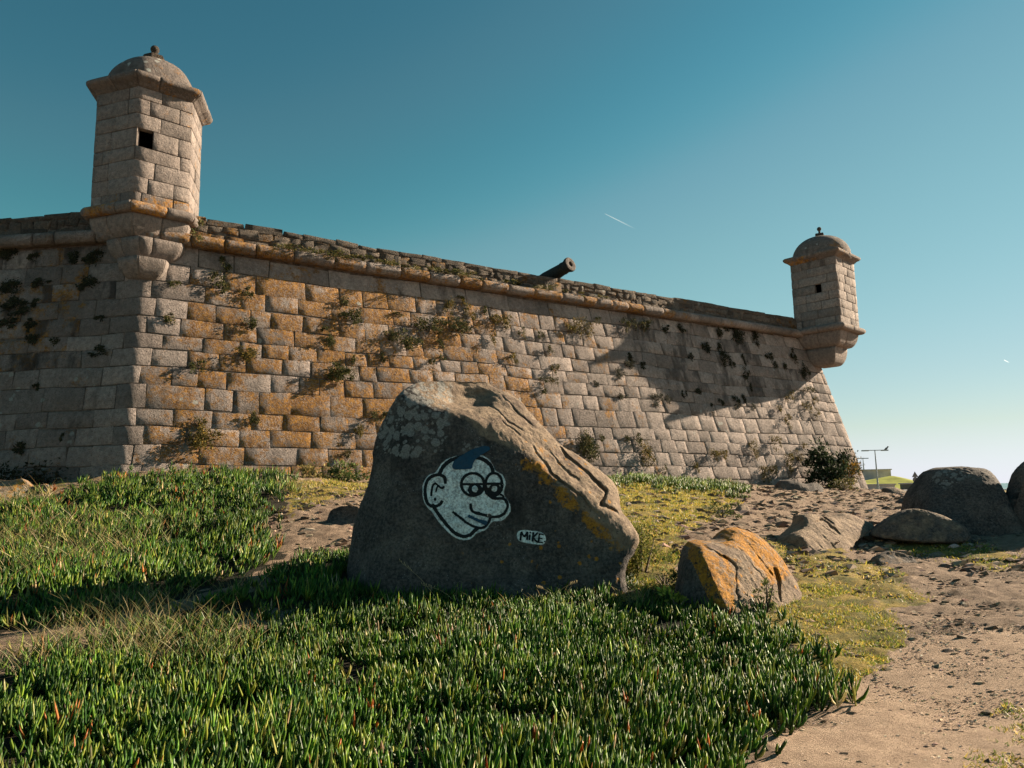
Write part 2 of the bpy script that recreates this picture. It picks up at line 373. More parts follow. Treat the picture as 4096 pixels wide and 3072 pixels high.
def masks(x, y, z):
    P = np.stack([x, y, z], 1); ok = y > 3.0
    px, py = pj(np.where(ok[:, None], P, [0, 5, 0]))
    jx = fbm(P, 1.1, 4, 5) * 70 + fbm(P, 5, 2, 15) * 40; jy = fbm(P, 1.1, 4, 9) * 40 + fbm(P, 5, 2, 19) * 22
    px, py = px + jx, py + jy
    sand = in_poly(px, py, SAND) & ok
    sand = sand | ((y <= 3.0) & (x > 0.8))
    turf = np.zeros(len(x), bool)
    for t in (TURF1, TURF2, TURF3, TURF4, TURF5, TURF6, TURF7): turf |= in_poly(px, py, t) & ok
    ice = (((in_poly(px, py, MAT_A) & (seg_dist(px, py, MAT_A + MAT_A[:1]) > 75)) | in_poly(px, py, MAT_B)) & ok) | ((y <= 3.0) & (x < 0.6)) | ((in_poly(px, py, MAT_C) | in_poly(px, py, MAT_D)) & ok)
    path = seg_dist(px, py, [(-100, 2590), (240, 2560), (640, 2450), (1000, 2330), (1250, 2180), (1400, 2080)]) < 26
    return sand & ok | sand, turf, ice, path & ok
def axis(lo, hi, step, far_lo, far_hi):
    a = list(np.arange(lo, hi, step)); s = step
    while a[-1] < far_hi: s *= 1.28; a.append(a[-1] + s)
    s = step; b = [lo]
    while b[-1] > far_lo: s *= 1.28; b.append(b[-1] - s)
    return np.array(sorted(set(b[1:])) + a)
gx = axis(-12.5, 17.0, 0.085, -4000, 4000); gy = axis(3.6, 32.0, 0.085, -300, 9000)
GX, GY = np.meshgrid(gx, gy)
GZ = gz_smooth(GX, GY)
fx, fy = GX.ravel(), GY.ravel()
sa, tu, ic, pa = masks(fx, fy, GZ.ravel())
pp = np.stack([fx, fy, np.zeros_like(fx)], 1)
rough_zone = np.where(sa, 0.25, np.where(ic, 0.6, 1.0))
near = 1 - sstep(38, 70, fy)
GZf = GZ.ravel() + near * (0.05 * fbm(pp, 0.7, 3, 3) + rough_zone * (0.055 * fbm(pp, 2.6, 3, 21) + 0.045 * np.abs(fbm(pp, 5.5, 2, 31))))
def gz(x, y):
    x = np.asarray(x, float); y = np.asarray(y, float)
    q = np.stack([x.ravel(), y.ravel(), np.zeros(x.size)], 1)
    return gz_smooth(x, y) + (0.05 * fbm(q, 0.7, 3, 3)).reshape(x.shape)
gcol = np.stack([np.where(sa, 1.0, np.where(pa, .25, 0.0)), np.where(tu & ~sa, 0.75, 0.0) + np.where((fx < -6) | (fy > 60), .5, 0), np.where(ic & ~pa, 1.0, 0.0)], 1)
gcol[(fy > 62), 1] = 0.7
me = mesh_tri("ground", np.stack([fx, fy, GZf], 1), grid_tris(len(gy), len(gx)), True, {"mask": gcol})
tag(link("ground", me, M_GROUND), kind="structure")
GB = BVHTree.FromPolygons([tuple(v) for v in np.stack([fx, fy, GZf], 1)[::1]], [tuple(t) for t in grid_tris(len(gy), len(gx))]) if False else None
def G(px, py):
    """ground point seen along a pixel ray"""
    d = ray(px, py); prev = 3.0
    for Y in np.arange(3.0, 60, 0.05):
        p = CAM + d * (Y / d[1])
        if p[2] < float(gz(np.array([p[0]]), np.array([p[1]]))[0]): return p
    return CAM + d * (40 / d[1])

# sea
def mat_sea():
    k = NT("sea_water"); n = k.noise(0.02, 6, 0.6, k.stretch((0.25, 1.4, 1)))
    c = k.mix(k.ss(n, 0.52, 0.62), (0.05, 0.13, 0.145), (0.42, 0.47, 0.48))
    return k.done(c, k.bump(k.noise(0.35, 4), 0.5, 0.5), 0.3)
xs = np.concatenate([np.linspace(-9000, 9000, 40)]); ys = np.linspace(90, 9000, 40)
X, Y = np.meshgrid(xs, ys)
me = mesh_tri("sea", np.stack([X.ravel(), Y.ravel(), np.full(X.size, -3.2)], 1), grid_tris(40, 40))
tag(link("sea", me, mat_sea()), kind="structure")

# ------------------------------------------------------------------ fort geometry
A0 = np.array([-8.10, 16.27]); LF = 24.05; BAT = 0.2; ZT = 7.3
uf = np.array([cos(WALL_ANG), sin(WALL_ANG)]); nf = np.array([sin(WALL_ANG), -cos(WALL_ANG)])
tl = radians(-6.2); ul = np.array([cos(tl), sin(tl)]); nl = np.array([sin(tl), -cos(tl)])
B0 = A0 + uf * LF; ur = -nf; nr = uf
_ML = np.linalg.inv(np.array([nf, nl])); _MR = np.linalg.inv(np.array([nf, nr]))
def Fpath(s, off):
    """point on the wall plan path at arc position s, pushed outwards by off"""
    s = np.asarray(s, float); off = np.broadcast_to(np.asarray(off, float), s.shape)
    Kl = A0 + np.stack([off, off], -1) @ _ML.T; Kr = B0 + np.stack([off, off], -1) @ _MR.T
    f = np.clip(s / LF, 0, 1)[..., None]
    P = Kl + (Kr - Kl) * f
    P = P + ul * np.minimum(s, 0)[..., None] + ur * np.maximum(s - LF, 0)[..., None]
    return P
def Fwall(s, z, d):
    off = -0.12 + BAT * (ZT - z) + d
    P = Fpath(s, off); return np.concatenate([P, np.asarray(z, float)[..., None]], -1)
def Fpar(s, z, d):
    P = Fpath(s, -0.10 + np.asarray(d, float) + np.zeros_like(s)); return np.concatenate([P, np.asarray(z, float)[..., None]], -1)

def block(Fm, s0, s1, z0, z1, gap=0.012, depth=0.10, bulge=0.02, corners=(), tone=1.0, lich=0.0, blue=0.3, nx=7, ny=5, seed=0, jit=0.012, rough=0.012, wav=None):
    """one dressed stone: a pillowed face grid with rounded edges and sides running back into the wall"""
    r = random.Random(seed); rd = r.choice((.008, .010, .013, .020)) if rough > .004 else .008
    ea, eb = min(.2, rd / (s1 - s0)), min(.25, rd / (z1 - z0))
    a = np.array([0, ea, .27, .5, .73, 1 - ea, 1.0]); b = np.array([0, eb, .5, 1 - eb, 1.0])
    if nx == 5: a = np.array([0, ea, .5, 1 - ea, 1.0])
    S, Z = np.meshgrid(s0 + gap + (s1 - s0 - 2 * gap) * a, z0 + gap + (z1 - z0 - 2 * gap) * b)
    for c in corners:                                   # keep an edge on the arris
        if s0 + 0.03 < c < s1 - 0.03:
            j = 1 + int(np.argmin(np.abs(S[0, 1:-1] - c))); S[:, j] = c
            if j > 1: S[:, 1:j] = np.minimum(S[:, 1:j], c - 0.02)
            if j < S.shape[1] - 2: S[:, j + 1:-1] = np.maximum(S[:, j + 1:-1], c + 0.02)
    ja = [r.uniform(-jit, jit) for _ in range(8)]
    U, V = np.meshgrid(a, b)
    S = S + ((1 - U) * ((1 - V) * ja[0] + V * ja[1]) + U * ((1 - V) * ja[2] + V * ja[3])) * (np.abs(2 * U - 1) ** 2)
    Z = Z + ((1 - U) * ((1 - V) * ja[4] + V * ja[5]) + U * ((1 - V) * ja[6] + V * ja[7])) * (np.abs(2 * V - 1) ** 2)
    eu, ev = np.minimum(U, 1 - U), np.minimum(V, 1 - V)
    corner = (eu == 0) & (ev == 0)
    S = S + np.where(corner, np.where(U < .5, 1, -1) * rd * .7, 0); Z = Z + np.where(corner, np.where(V < .5, 1, -1) * rd * .6, 0)
    D = bulge * (np.minimum(1, eu / .24) ** .5) * (np.minimum(1, ev / .4) ** .5)
    D = np.where((eu == 0) | (ev == 0), -0.001 - rd * .32, D)
    rs = np.array([r.uniform(-1, 1) for _ in range(D.size)]).reshape(D.shape)
    D = D + rs * rough + r.uniform(-.5, .6) * rough
    if wav is not None: Z = Z + wav(S)
    P = Fm(S, Z, D); ny_, nx_ = S.shape
    idx = np.arange(ny_ * nx_).reshape(ny_, nx_)
    ringi = list(idx[0, :]) + list(idx[1:, -1]) + list(idx[-1, -2::-1]) + list(idx[-2:0:-1, 0])
    Pb = Fm(S.ravel()[ringi], Z.ravel()[ringi], np.full(len(ringi), -depth))
    verts = np.vstack([P.reshape(-1, 3), Pb]); m = ny_ * nx_; n = len(ringi)
    faces = [(idx[i, j], idx[i, j + 1], idx[i + 1, j + 1], idx[i + 1, j]) for i in range(ny_ - 1) for j in range(nx_ - 1)]
    faces += [(ringi[i], m + i, m + (i + 1) % n, ringi[(i + 1) % n]) for i in range(n)]
    col = np.tile([tone, lich, blue], (len(verts), 1))
    return verts, faces, col
def stone_obj(name, blk, mat, parent):
    v, f, c = blk
    return link(name, mesh_py(name, v, f, True, {"tint": c}), mat, parent)
def stuff_obj(name, blks, mat, parent):
    v, f, c = join(blks)
    o = link(name, mesh_py(name, v, f, True, {"tint": c}), mat, parent); o["kind"] = "stuff"; return o

ZC = [0.35, 0.75, 1.12, 1.50, 1.90, 2.31, 2.72, 3.11, 3.48, 4.0, 4.42, 4.81, 5.15, 5.55, 5.98, 6.40, 6.86, 7.30]
def lichen_at(s, z):
    if s < 0: v = 0.62 * (1 if z > 4.3 and s < -1.4 else 0.25)
    else:
        v = 1.0 * math.exp(-((s - 4.4) / 4.8) ** 2) + 0.32 * math.exp(-((s - 11) / 3.5) ** 2) + 0.12
        if z > 6.86: v *= 0.35
        if s < 0.9 and z > 4.3: v *= 0.3
        if s > 15: v *= 0.6
    return v
BOULDER_SIL = [(1400, 2330), (1412, 2180), (1440, 2060), (1478, 1910), (1495, 1800), (1540, 1680), (1600, 1590), (1660, 1542), (1730, 1524), (1830, 1520), (1920, 1523),
               (1980, 1545), (2060, 1600), (2130, 1675), (2195, 1745), (2240, 1790), (2330, 1845), (2410, 1908), (2448, 1965), (2455, 2030), (2492, 2085),
               (2518, 2135), (2505, 2190), (2478, 2260), (2455, 2350)]
wav = lambda S: 0.018 * np.sin(S * 0.9 + 1) + 0.010 * np.sin(S * 2.3)
def lay_courses(smin, smax, zc, wmin, wmax, prng, corners=()):
    cells = []; prevj = []
    for ci, (z0, z1) in enumerate(zip(zc[:-1], zc[1:])):
        s = smin - prng.uniform(0, .5); js = []
        while s < smax:
            k = 0
            while True:
                wd = prng.uniform(wmin, wmax); k += 1
                if prng.random() < .12: wd *= 1.35
                e = s + wd
                if k > 25 or (all(abs(e - q) > .10 for q in prevj) and all(abs(e - c) > .16 for c in corners)): break
            cells.append((ci, s, e, z0, z1)); js.append(e); s = e
        prevj = js
    return cells
pr = random.Random(11)
front = empty("fort_wall", (float(A0[0]), float(A0[1]), 1.5))
tag(front, "long battered granite front wall patched with orange lichen between the two sentry turrets", "fortress wall")
side = empty("fort_wall", (float(A0[0]) - 3, float(A0[1]), 1.5))
tag(side, "shaded side wall of dark mossy granite running off left beneath the near turret", "fortress wall")
cells = lay_courses(-7.5, LF + 3.0, ZC, .46, .92, pr, (0.0, LF))
fparts, fstuff, sparts, sstuff = [], [], [], []
for i, (ci, s0, s1, z0, z1) in enumerate(cells):
    sm = (s0 + s1) / 2; zm = (z0 + z1) / 2
    tone = pr.uniform(.66, 1.18); lv = max(0, min(1.15, lichen_at(sm, zm) * pr.uniform(.72, 1.28) + pr.uniform(-.12, .1)))
    if z1 > 7.2: tone *= 1.12
    if sm < -.6: tone *= .92  # side wall stones darkened a little to deepen that wall's shade
    blue = 0.3
    if sm < -.8: blue = 0.6 if zm < 4.6 else (0.08 if pr.random() < .3 else .3)
    elif pr.random() < .08: blue = .6
    if s0 < 0 < s1: lv *= .4
    if sm > 14 and z1 > 5 and pr.random() < .4: blue = .1
    lite = sm > 17
    bk = block(Fwall, s0, s1, z0, z1, pr.choice((.005, .007, .010)), 0.12, pr.choice((.0, .002, .004, .008)), (0.0, LF), tone, lv, blue, 7, 5, 1000 + i, .024, pr.choice((.003, .004, .006)), wav)
    p = Fwall(np.array([sm]), np.array([zm]), np.array([0.0]))[0]; q = pj(p)
    gzv = float(gz(np.array([p[0]]), np.array([p[1] - .2]))[0])
    hid = z1 < gzv - 0.02 or in_poly(np.array(q[0]), np.array(q[1]), BOULDER_SIL) or q[0] < -60 or s0 > LF - .05
    if sm < 0 and s1 < 0.25: (sstuff if hid else sparts).append((np.linalg.norm(p - CAM), bk))
    else: (fstuff if hid else fparts).append((np.linalg.norm(p - CAM), bk))
fparts.sort(key=lambda t: t[0])
for d, bk in fparts[:300]: stone_obj("stone", bk, M_STONE, front)
stuff_obj("far_stones", [b for d, b in fparts[300:]] + [b for d, b in fstuff], M_STONE, front)
for d, bk in sparts: stone_obj("stone", bk, M_STONE, side)
if sstuff: stuff_obj("outer_stones", [b for d, b in sstuff], M_STONE, side)
# mortar cores
def core(s_list, z0, z1, Fm, rec, back):
    """solid behind the stones: front sheet, top and back"""
    s = np.array(s_list); v0 = Fm(s, np.full(len(s), z0), np.full(len(s), -rec)); v1 = Fm(s, np.full(len(s), z1), np.full(len(s), -rec))
    v2 = Fm(s, np.full(len(s), z1), np.full(len(s), -back)); v3 = Fm(s, np.full(len(s), z0), np.full(len(s), -back)); n = len(s)
    V = np.vstack([v0, v1, v2, v3]); Fc = []
    for i in range(n - 1):
        for a, b in ((0, 1), (1, 2), (2, 3), (3, 0)): Fc.append((a * n + i, a * n + i + 1, b * n + i + 1, b * n + i))
    Fc.append((0, n, 2 * n, 3 * n)); Fc.append((n - 1, 4 * n - 1, 3 * n - 1, 2 * n - 1))
    return V, Fc
v, f = core([0.001, LF, LF + 3.2], 0.2, 7.42, Fwall, 0.015, 2.6); link("wall_core", mesh_py("wall_core", v, f, False), M_MORTAR, front)
v, f = core([-8.2, -0.002], 0.2, 7.42, Fwall, 0.018, 2.6); link("wall_core", mesh_py("wall_core", v, f, False), M_MORTAR, side)

# cordon (rounded string course)
def sweep(Fm, s0, s1, prof, n=4, gap=.008, endshrink=.03, corners=(), tone=1., lich=0., blue=.3, seed=0, rough=.006, dref=0.0, mid=None):
    """extrude a (d, z) profile along s between s0 and s1, ends eased so the joints read"""
    r = random.Random(seed)
    ss_ = [s0 + gap, s0 + gap + .03] + list(np.linspace(s0 + .12, s1 - .12, n)) + [s1 - gap - .03, s1 - gap]
    for c in corners:
        if s0 + .05 < c < s1 - .05:
            j = 2 + int(np.argmin([abs(x - c) for x in ss_[2:-2]])); ss_[j] = c
    if s1 - s0 < .3: ss_ = [s0 + gap, s0 + gap + .02, s1 - gap - .02, s1 - gap]
    pr_ = np.array(prof); m = len(pr_); V = []
    cz = pr_[:, 1].mean() if mid is None else mid
    for k, s in enumerate(ss_):
        sh = endshrink if k in (0, len(ss_) - 1) else 0
        d = pr_[:, 0] - sh * (pr_[:, 0] > dref + .02); z = cz + (pr_[:, 1] - cz) * (1 - sh * 1.5)
        d = d + np.array([r.uniform(-rough, rough) for _ in range(m)]) * (pr_[:, 0] > dref + .02)
        V.append(Fm(np.full(m, s), z, d))
    V = np.vstack(V); F_ = []
    for k in range(len(ss_) - 1):
        for i in range(m - 1): F_.append((k * m + i, (k + 1) * m + i, (k + 1) * m + i + 1, k * m + i + 1))
    F_.append(tuple(range(m))); F_.append(tuple(reversed([(len(ss_) - 1) * m + i for i in range(m)])))
    return V, F_, np.tile([tone, lich, blue], (len(V), 1))
Fcord = lambda s, z, d: Fpar(s, z, np.asarray(d) + 0.10)
th = np.linspace(-1.9, 1.75, 11)
cprof = [(0.02 + .145 * cos(t), 7.475 + .145 * sin(t)) for t in th]; cprof = [(-.25, cprof[0][1])] + cprof + [(-.3, cprof[-1][1] + .01)]
s = -7.6
while s < LF + 1.5:
    e = s + pr.uniform(.5, 1.05)
    for c in (0., LF):
        if abs(e - c) < .2: e = c + .25
    own = front if (s + e) / 2 > 0 else side
    bk = sweep(Fcord, s, e, cprof, 4, .006, .035, (0., LF), pr.uniform(.65, 1.0), (1.0 if 0 < s < 16 else .3) * pr.uniform(.5, 1.25), .55 if s < 0 else .3, int(s * 100) + 900, .009, -.1)
    stone_obj("cordon_stone", bk, M_STONE, own); s = e
# parapet of rubble with a coping
for (lo, hi, own, c0) in ((-7.6, 0.0, side, 21), (0.0, LF + 1.5, front, 22)):
    q = random.Random(c0)
    v, f = core([lo + .001, min(hi, LF) if hi > 0 else hi - .001] + ([LF + 1.6] if hi > LF else []), 7.40, 8.02, Fpar, .022, .85)
    link("parapet_core", mesh_py("parapet_core", v, f, False), M_MORTAR, own)
    zl = [7.56, 7.74, 7.90, 8.0]
    vis = []
    def zw(Sx, k): return 0.035 * np.sin(Sx * 2.1 + k * 2.1) + .025 * np.sin(Sx * 5.3 + k)
    for k in range(2):
        s = lo
        while s < hi:
            wd = q.uniform(.16, .50) if k else q.uniform(.2, .62); e = min(s + wd, hi) if hi - s - wd > .15 else hi
            z0 = zl[k] if k == 0 else 7.775; z1 = 7.765 if k == 0 else 7.975
            if q.random() < .18 and k == 0: z1 = 7.95
            bk = block(Fpar, s, e, z0 + q.uniform(-.03, .03), z1 + q.uniform(-.04, .02), q.uniform(.003, .012), .14, q.uniform(.005, .028), (0., LF), q.uniform(.55, 1.15), (.7 if 0 < s < 9 else .28) * q.uniform(.2, 1.4), .6 if q.random() < .2 else .3, 5, 5, q.randrange(10 ** 6), .05, .014)
            vis.append((0, bk)); s = e
    s = lo
    cop = []
    while s < hi:
        e = s + q.uniform(.45, .95); e = hi if hi - e < .3 else e
        zt = 8.10 + q.uniform(-.025, .03)
        bk = block(Fpar, s, e, 7.955, zt, .006, .5, .012, (0., LF), q.uniform(.6, .95), .2 * q.random() + (.35 if 0 < s < 5 else 0), .6 if q.random() < .4 else .3, 7, 5, q.randrange(10 ** 6), .02, .014)
        cop.append(bk); s = e
    for bk in cop: stone_obj("coping_stone", bk, M_RUBBLE, own)
    for _, bk in vis[:298]: stone_obj("parapet_stone", bk, M_RUBBLE, own)
    if len(vis) > 298: stuff_obj("parapet_rubble", [b for _, b in vis[298:]], M_RUBBLE, own)

# ------------------------------------------------------------------ turrets
def ngon_map(cx, cy, R, rot, n):
    side_ = 2 * R * sin(pi / n); ap = R * cos(pi / n)
    def Fm(s, z, d):
        s = np.asarray(s, float); z = np.asarray(z, float) + 0 * s; d = np.asarray(d, float) + 0 * s
        t = s / side_; i = np.floor(t); f = (t - i)[..., None]
        k = ((ap + d) / ap)[..., None] * R
        a0 = np.radians(rot) + i * 2 * pi / n; a1 = a0 + 2 * pi / n
        p0 = np.stack([np.cos(a0), np.sin(a0)], -1) * k; p1 = np.stack([np.cos(a1), np.sin(a1)], -1) * k
        p = p0 + (p1 - p0) * f + np.array([cx, cy])
        return np.concatenate([p, z[..., None]], -1)
    return Fm, side_, ap
def cap(Fm, side_, n, z, d, name, mat, parent):
    s = np.arange(n) * side_; P = Fm(s, np.full(n, z), np.full(n, d))
    return link(name, mesh_py(name, P, [tuple(range(n))], False), mat, parent)
def lathe(cx, cy, prof, seg=28, squash=None):
    V = []
    for r_, z_ in prof:
        for k in range(seg):
            a = 2 * pi * k / seg; rr = r_ * (squash(a, z_) if squash else 1); V.append((cx + rr * cos(a), cy + rr * sin(a), z_))
    F_ = []
    for i in range(len(prof) - 1):
        for k in range(seg): F_.append((i * seg + k, i * seg + (k + 1) % seg, (i + 1) * seg + (k + 1) % seg, (i + 1) * seg + k))
    F_.append(tuple(range(seg))[::-1]); F_.append(tuple((len(prof) - 1) * seg + k for k in range(seg)))
    return np.array(V), F_
def turret(label, cx, cy, R, rot, n, z0, z1, fr, windows, tiers, eave, dome, finial, seed, lit_lich, roll_z):
    q = random.Random(seed)
    root = empty("sentry_turret", (cx, cy, z0)); tag(root, label, "turret")
    Fm, sd_, ap = ngon_map(cx, cy, R, rot, n); per = sd_ * n; cs = [i * sd_ for i in range(-n, n + 1)]
    fr = np.cumsum([0] + list(fr)); zc = z0 + (z1 - z0) * fr / fr[-1]
    mv, mf = [], []
    cells = []
    for ci in range(len(zc) - 1):
        s = -per / 2 + q.uniform(0, .3); end = s + per; wins = [w_ for w_ in windows if w_[0] == ci]
        while s < end - 1e-6:
            k = 0
            while True:
                e = s + q.uniform(.5, 1.2); k += 1
                if k > 30 or all(abs(e - c) > .14 or abs(e - c) < .02 for c in cs): break
            near_c = [c for c in cs if abs(e - c) < .15]
            if near_c and q.random() < .75: e = near_c[0]
            if end - e < .3: e = end
            for w_ in wins:
                if s < w_[1] < e: e = w_[1]
                elif abs(s - w_[1]) < 1e-6: e = w_[2]
            if e - s < .04: s = e; continue
            isw = any(abs(s - w_[1]) < 1e-6 for w_ in wins)
            cells.append((ci, s, e, zc[ci], zc[ci + 1], isw)); s = e
    for i, (ci, s0, s1, a, b, isw) in enumerate(cells):
        if isw: continue
        lv = lit_lich * (1.6 if ci == 0 else .35) * q.uniform(0, 1.3)
        bk = block(Fm, s0, s1, a, b, .0085, .16, q.uniform(.0, .003), cs, q.uniform(.72, 1.12), lv, .12 if ci == len(zc) - 2 and q.random() < .5 else .3, 7, 5, seed * 1000 + i, .010, .003)
        stone_obj("stone", bk, M_TURRET, root)
        ns = [s0] + [c for c in cs if s0 < c < s1] + [s1]
        for u0, u1 in zip(ns[:-1], ns[1:]):
            o = len(mv); mv += list(Fm(np.array([u0, u1, u1, u0]), np.array([a, a, b, b]), np.full(4, -.018))); mf.append((o, o + 1, o + 2, o + 3))
    link("mortar", mesh_py("mortar", mv, mf, False), M_MORTAR, root)
    # base roll and eaves: two stones per face
    th_ = np.linspace(-1.8, 1.8, 9)
    def ring(name, prof, per_face, lich, dref, mat=M_TURRET, tone=(.7, .95), FmX=None, sdX=None, endshrink=.02):
        Fx, sx = FmX or Fm, sdX or sd_
        for i in range(n):
            cuts = [0] + sorted(q.uniform(.3, .7) if per_face == 2 else (k + q.uniform(.8, 1.2)) / per_face for k in range(per_face - 1)) + [1]
            for c0, c1 in zip(cuts[:-1], cuts[1:]):
                lo = (i + c0) * sx; hi = (i + c1) * sx
                bk = sweep(Fx, lo + (0 if c0 else -.0), hi, prof, 3, .0035, endshrink if per_face > 1 else .006, (), q.uniform(*tone), lich * q.uniform(.3, 1.4), .3, q.randrange(10 ** 6), .004, dref)
                stone_obj(name, bk, mat, root)
    rp = [(.06 + .125 * cos(t), roll_z + .125 * sin(t)) for t in th_]; rp = [(-.3, rp[0][1])] + rp + [(-.05, roll_z + .13)]
    ring("base_roll", rp, 2, lit_lich * 1.5, .0)
    ez = z1; rp = [(-.12, ez - .06), (.0, ez - .05), (.05, ez + .0), (.11, ez + .06), (eave - .03, ez + .095), (eave, ez + .14), (eave + .005, ez + .20), (eave - .04, ez + .245), (eave - .14, ez + .27), (-.35, ez + .285)]
    ring("eaves_stone", rp, 2, .40, .05, M_TURRET, (.5, .75))
    cap(Fm, sd_, n, ez + .27, -.3, "roof_slab", M_TURRET, root)
    cap(Fm, sd_, n, z0 - .02, -.02, "floor_slab", M_MORTAR, root)
    # corbel tiers, quarter round under each face
    for ti, (tx, ty, Rt, Rb, zt, zb) in enumerate(tiers):
        Ft, st, apt = ngon_map(tx, ty, Rt, rot, n); apb = (Rb - Rt) * cos(pi / n)
        pf = [(-apt * .9, zb)] + [(apb + (-apb) * sin(a), zb + (zt - zb) * (1 - cos(a)) ** .9) for a in np.linspace(0.0, pi / 2, 8)] + [(-.004, zt), (-apt * .9, zt)]
        ring("corbel_block", pf, 2 if ti == 0 or (n == 6 and ti == 1) else 1, .06, -apt * .8, M_TURRET, (.8, .98), Ft, st, .012)
    # dome
    dz0, dz1, dr, pw = dome
    def sq(a, z_):
        f = (z_ - dz0) / (dz1 - dz0); ph = (a - radians(rot)) % (2 * pi / n) - pi / n
        poly = cos(pi / n) / cos(ph); return 1 + (poly / (0.5 + .5 * cos(pi / n)) - 1) * (1 - f) * (.8 if n == 6 else 0)
    prof = [(dr * 1.0, dz0 - .2)] + [(dr * cos(a) ** pw, dz0 + (dz1 - dz0) * sin(a)) for a in np.linspace(0, pi / 2 * .985, 14)]
    v, f = lathe(cx, cy, prof, 48, sq)
    col = np.tile([.58, .3, .6], (len(v), 1)); v = v + fbm(v, 2.5, 3, seed)[:, None] * .012
    link("dome", mesh_py("dome", v, f, True, {"tint": col}), M_TURRET, root)
    pw_, ph_, bz, br = finial
    hw = pw_ / 2
    Fp, sp_, _ = ngon_map(cx, cy, hw * 1.2, rot + (0 if n == 6 else 20), 6 if n == 6 else 4)
    pr2 = [(-hw * .6, dz1 - .06), (0, dz1 - .05), (0, dz1 + ph_ * .75), (-.02, dz1 + ph_), (-hw * .8, dz1 + ph_ + .01)]
    V_, F_ = [], []
    for i in range(6 if n == 6 else 4):
        v_, f_, c_ = sweep(Fp, i * sp_, (i + 1) * sp_, pr2, 2, 0.0, 0, (), 1, 0, .3, 5, 0)
        o = len(V_); V_ += list(v_); F_ += [tuple(k + o for k in fc) for fc in f_]
    link("finial_plate", mesh_py("finial_plate", V_, F_, False, {"tint": np.tile([.45, .1, .3], (len(V_), 1))}), M_RUBBLE, root)
    b0 = dz1 + ph_
    prof = [(br * .75, b0 - .01), (br * .62, b0 + .03), (br * .5, b0 + .05), (br * .5, bz - br * 1.0), (br * .8, bz - br * .7)] + [(br * 1.06 * cos(a), bz + br * 1.06 * sin(a)) for a in np.linspace(-.5, 1.45, 9)]
    v, f = lathe(cx, cy, prof, 20); link("finial_ball", mesh_py("finial_ball", v, f, True, {"tint": np.tile([.6, .1, .3], (len(v), 1))}), M_RUBBLE, root)
    return root
bis = radians(-76.4); bx, by = cos(bis), sin(bis)
def onb(k, z): # point k metres inside the arris along the bisector, arris taken at height z
    off = -0.12 + BAT * (ZT - z); K = Fpath(np.array([0.0]), np.array([off]))[0]; return K[0] - bx * k, K[1] - by * k
LCX, LCY = -8.42, 17.0
t2 = onb(.58, 6.86); t3 = onb(.26, 6.4)
turret("near hexagonal granite sentry turret with smooth dome standing over the left corner of the fort",
       LCX, LCY, 1.176, -78, 6, 8.02, 10.79, (80, 100, 110, 90, 120, 100, 100, 90),
       [(4, 0.03, 0.36), (3, 1.72, 1.84)],
       [(LCX, LCY, 1.20, .84, 7.84, 7.33), (t2[0], t2[1], .92, .54, 7.33, 6.86), (t3[0], t3[1], .58, .22, 6.86, 6.40)],
       .22, (11.02, 11.97, 1.0, .9), (.43, .16, 12.33, .095), 3, .5, 7.94)
RCX, RCY = 12.30, 29.09
turret("far square granite sentry turret with round dome at the right end of the fort wall",
       RCX, RCY, 1.243, -91, 4, 7.60, 10.26, (1, 1, 1, 1, 1, 1, 1, 1),
       [(4, -.86, -.60)],
       [(RCX, RCY, 1.20, .80, 7.46, 6.86), (RCX - .05, RCY + .07, .80, .42, 6.86, 6.18)],
       .21, (10.50, 11.36, 1.08, .9), (.36, .14, 11.70, .08), 4, .12, 7.52)

# ------------------------------------------------------------------ cannon on the parapet
M_IRON = mat_flat("corroded_iron", (0.016, 0.021, 0.021), .75, 0, .15, .6, 30, .8, .02)
M_RUST = mat_flat("scaly_muzzle", (0.11, 0.095, 0.085), .9, 0, .2, .8, 40, 1.0, .03)
mz = atY(2283, 1056, 22.5); ax_ = np.array([.68, -.70, .24]); ax_ = ax_ / np.linalg.norm(ax_)
can = empty("cannon", tuple(mz - ax_ * 1.2)); tag(can, "old dark iron cannon barrel pointing out over the wall top", "cannon")
def tube_prof(prof, org, ax, seg=24):
    ax = np.array(ax) / np.linalg.norm(ax); a = np.cross(ax, [0, 0, 1.]); a /= np.linalg.norm(a); b = np.cross(a, ax); V = []
    for t, r_ in prof:
        for k in range(seg): V.append(np.array(org) + ax * t + (a * cos(2 * pi * k / seg) + b * sin(2 * pi * k / seg)) * r_)
    F_ = [(i * seg + k, i * seg + (k + 1) % seg, (i + 1) * seg + (k + 1) % seg, (i + 1) * seg + k) for i in range(len(prof) - 1) for k in range(seg)]
    return np.array(V), F_
v, f = tube_prof([(-2.2, .02), (-2.2, .23), (-2.05, .24), (-1.2, .21), (-1.18, .225), (-1.1, .225), (-1.08, .23), (-.34, .185), (-.33, .197), (-.28, .197), (-.26, .187), (-.2, .19)], mz, ax_)
link("barrel", mesh_py("barrel", v, f), M_IRON, can)
v, f = tube_prof([(-.2, .19), (-.14, .205), (-.08, .232), (-.02, .232), (0, .22)], mz, ax_); link("muzzle_ring", mesh_py("muzzle_ring", v, f), M_IRON, can)
v, f = tube_prof([(0, .22), (.012, .17), (.006, .115), (0, .085), (-.3, .085), (-.5, .085), (-.5, .005)], mz, ax_); link("muzzle_face", mesh_py("muzzle_face", v, f, False), M_RUST, can)
v, f = tube_prof([(-.35, .005), (-.35, .06), (.35, .06), (.35, .005)], mz - ax_ * 1.25, np.cross(ax_, [0, 0, 1.]), 14); link("trunnion", mesh_py("trunnion", v, f), M_IRON, can)
M_WOOD = mat_flat("weathered_timber", (.10, .08, .06), .9)
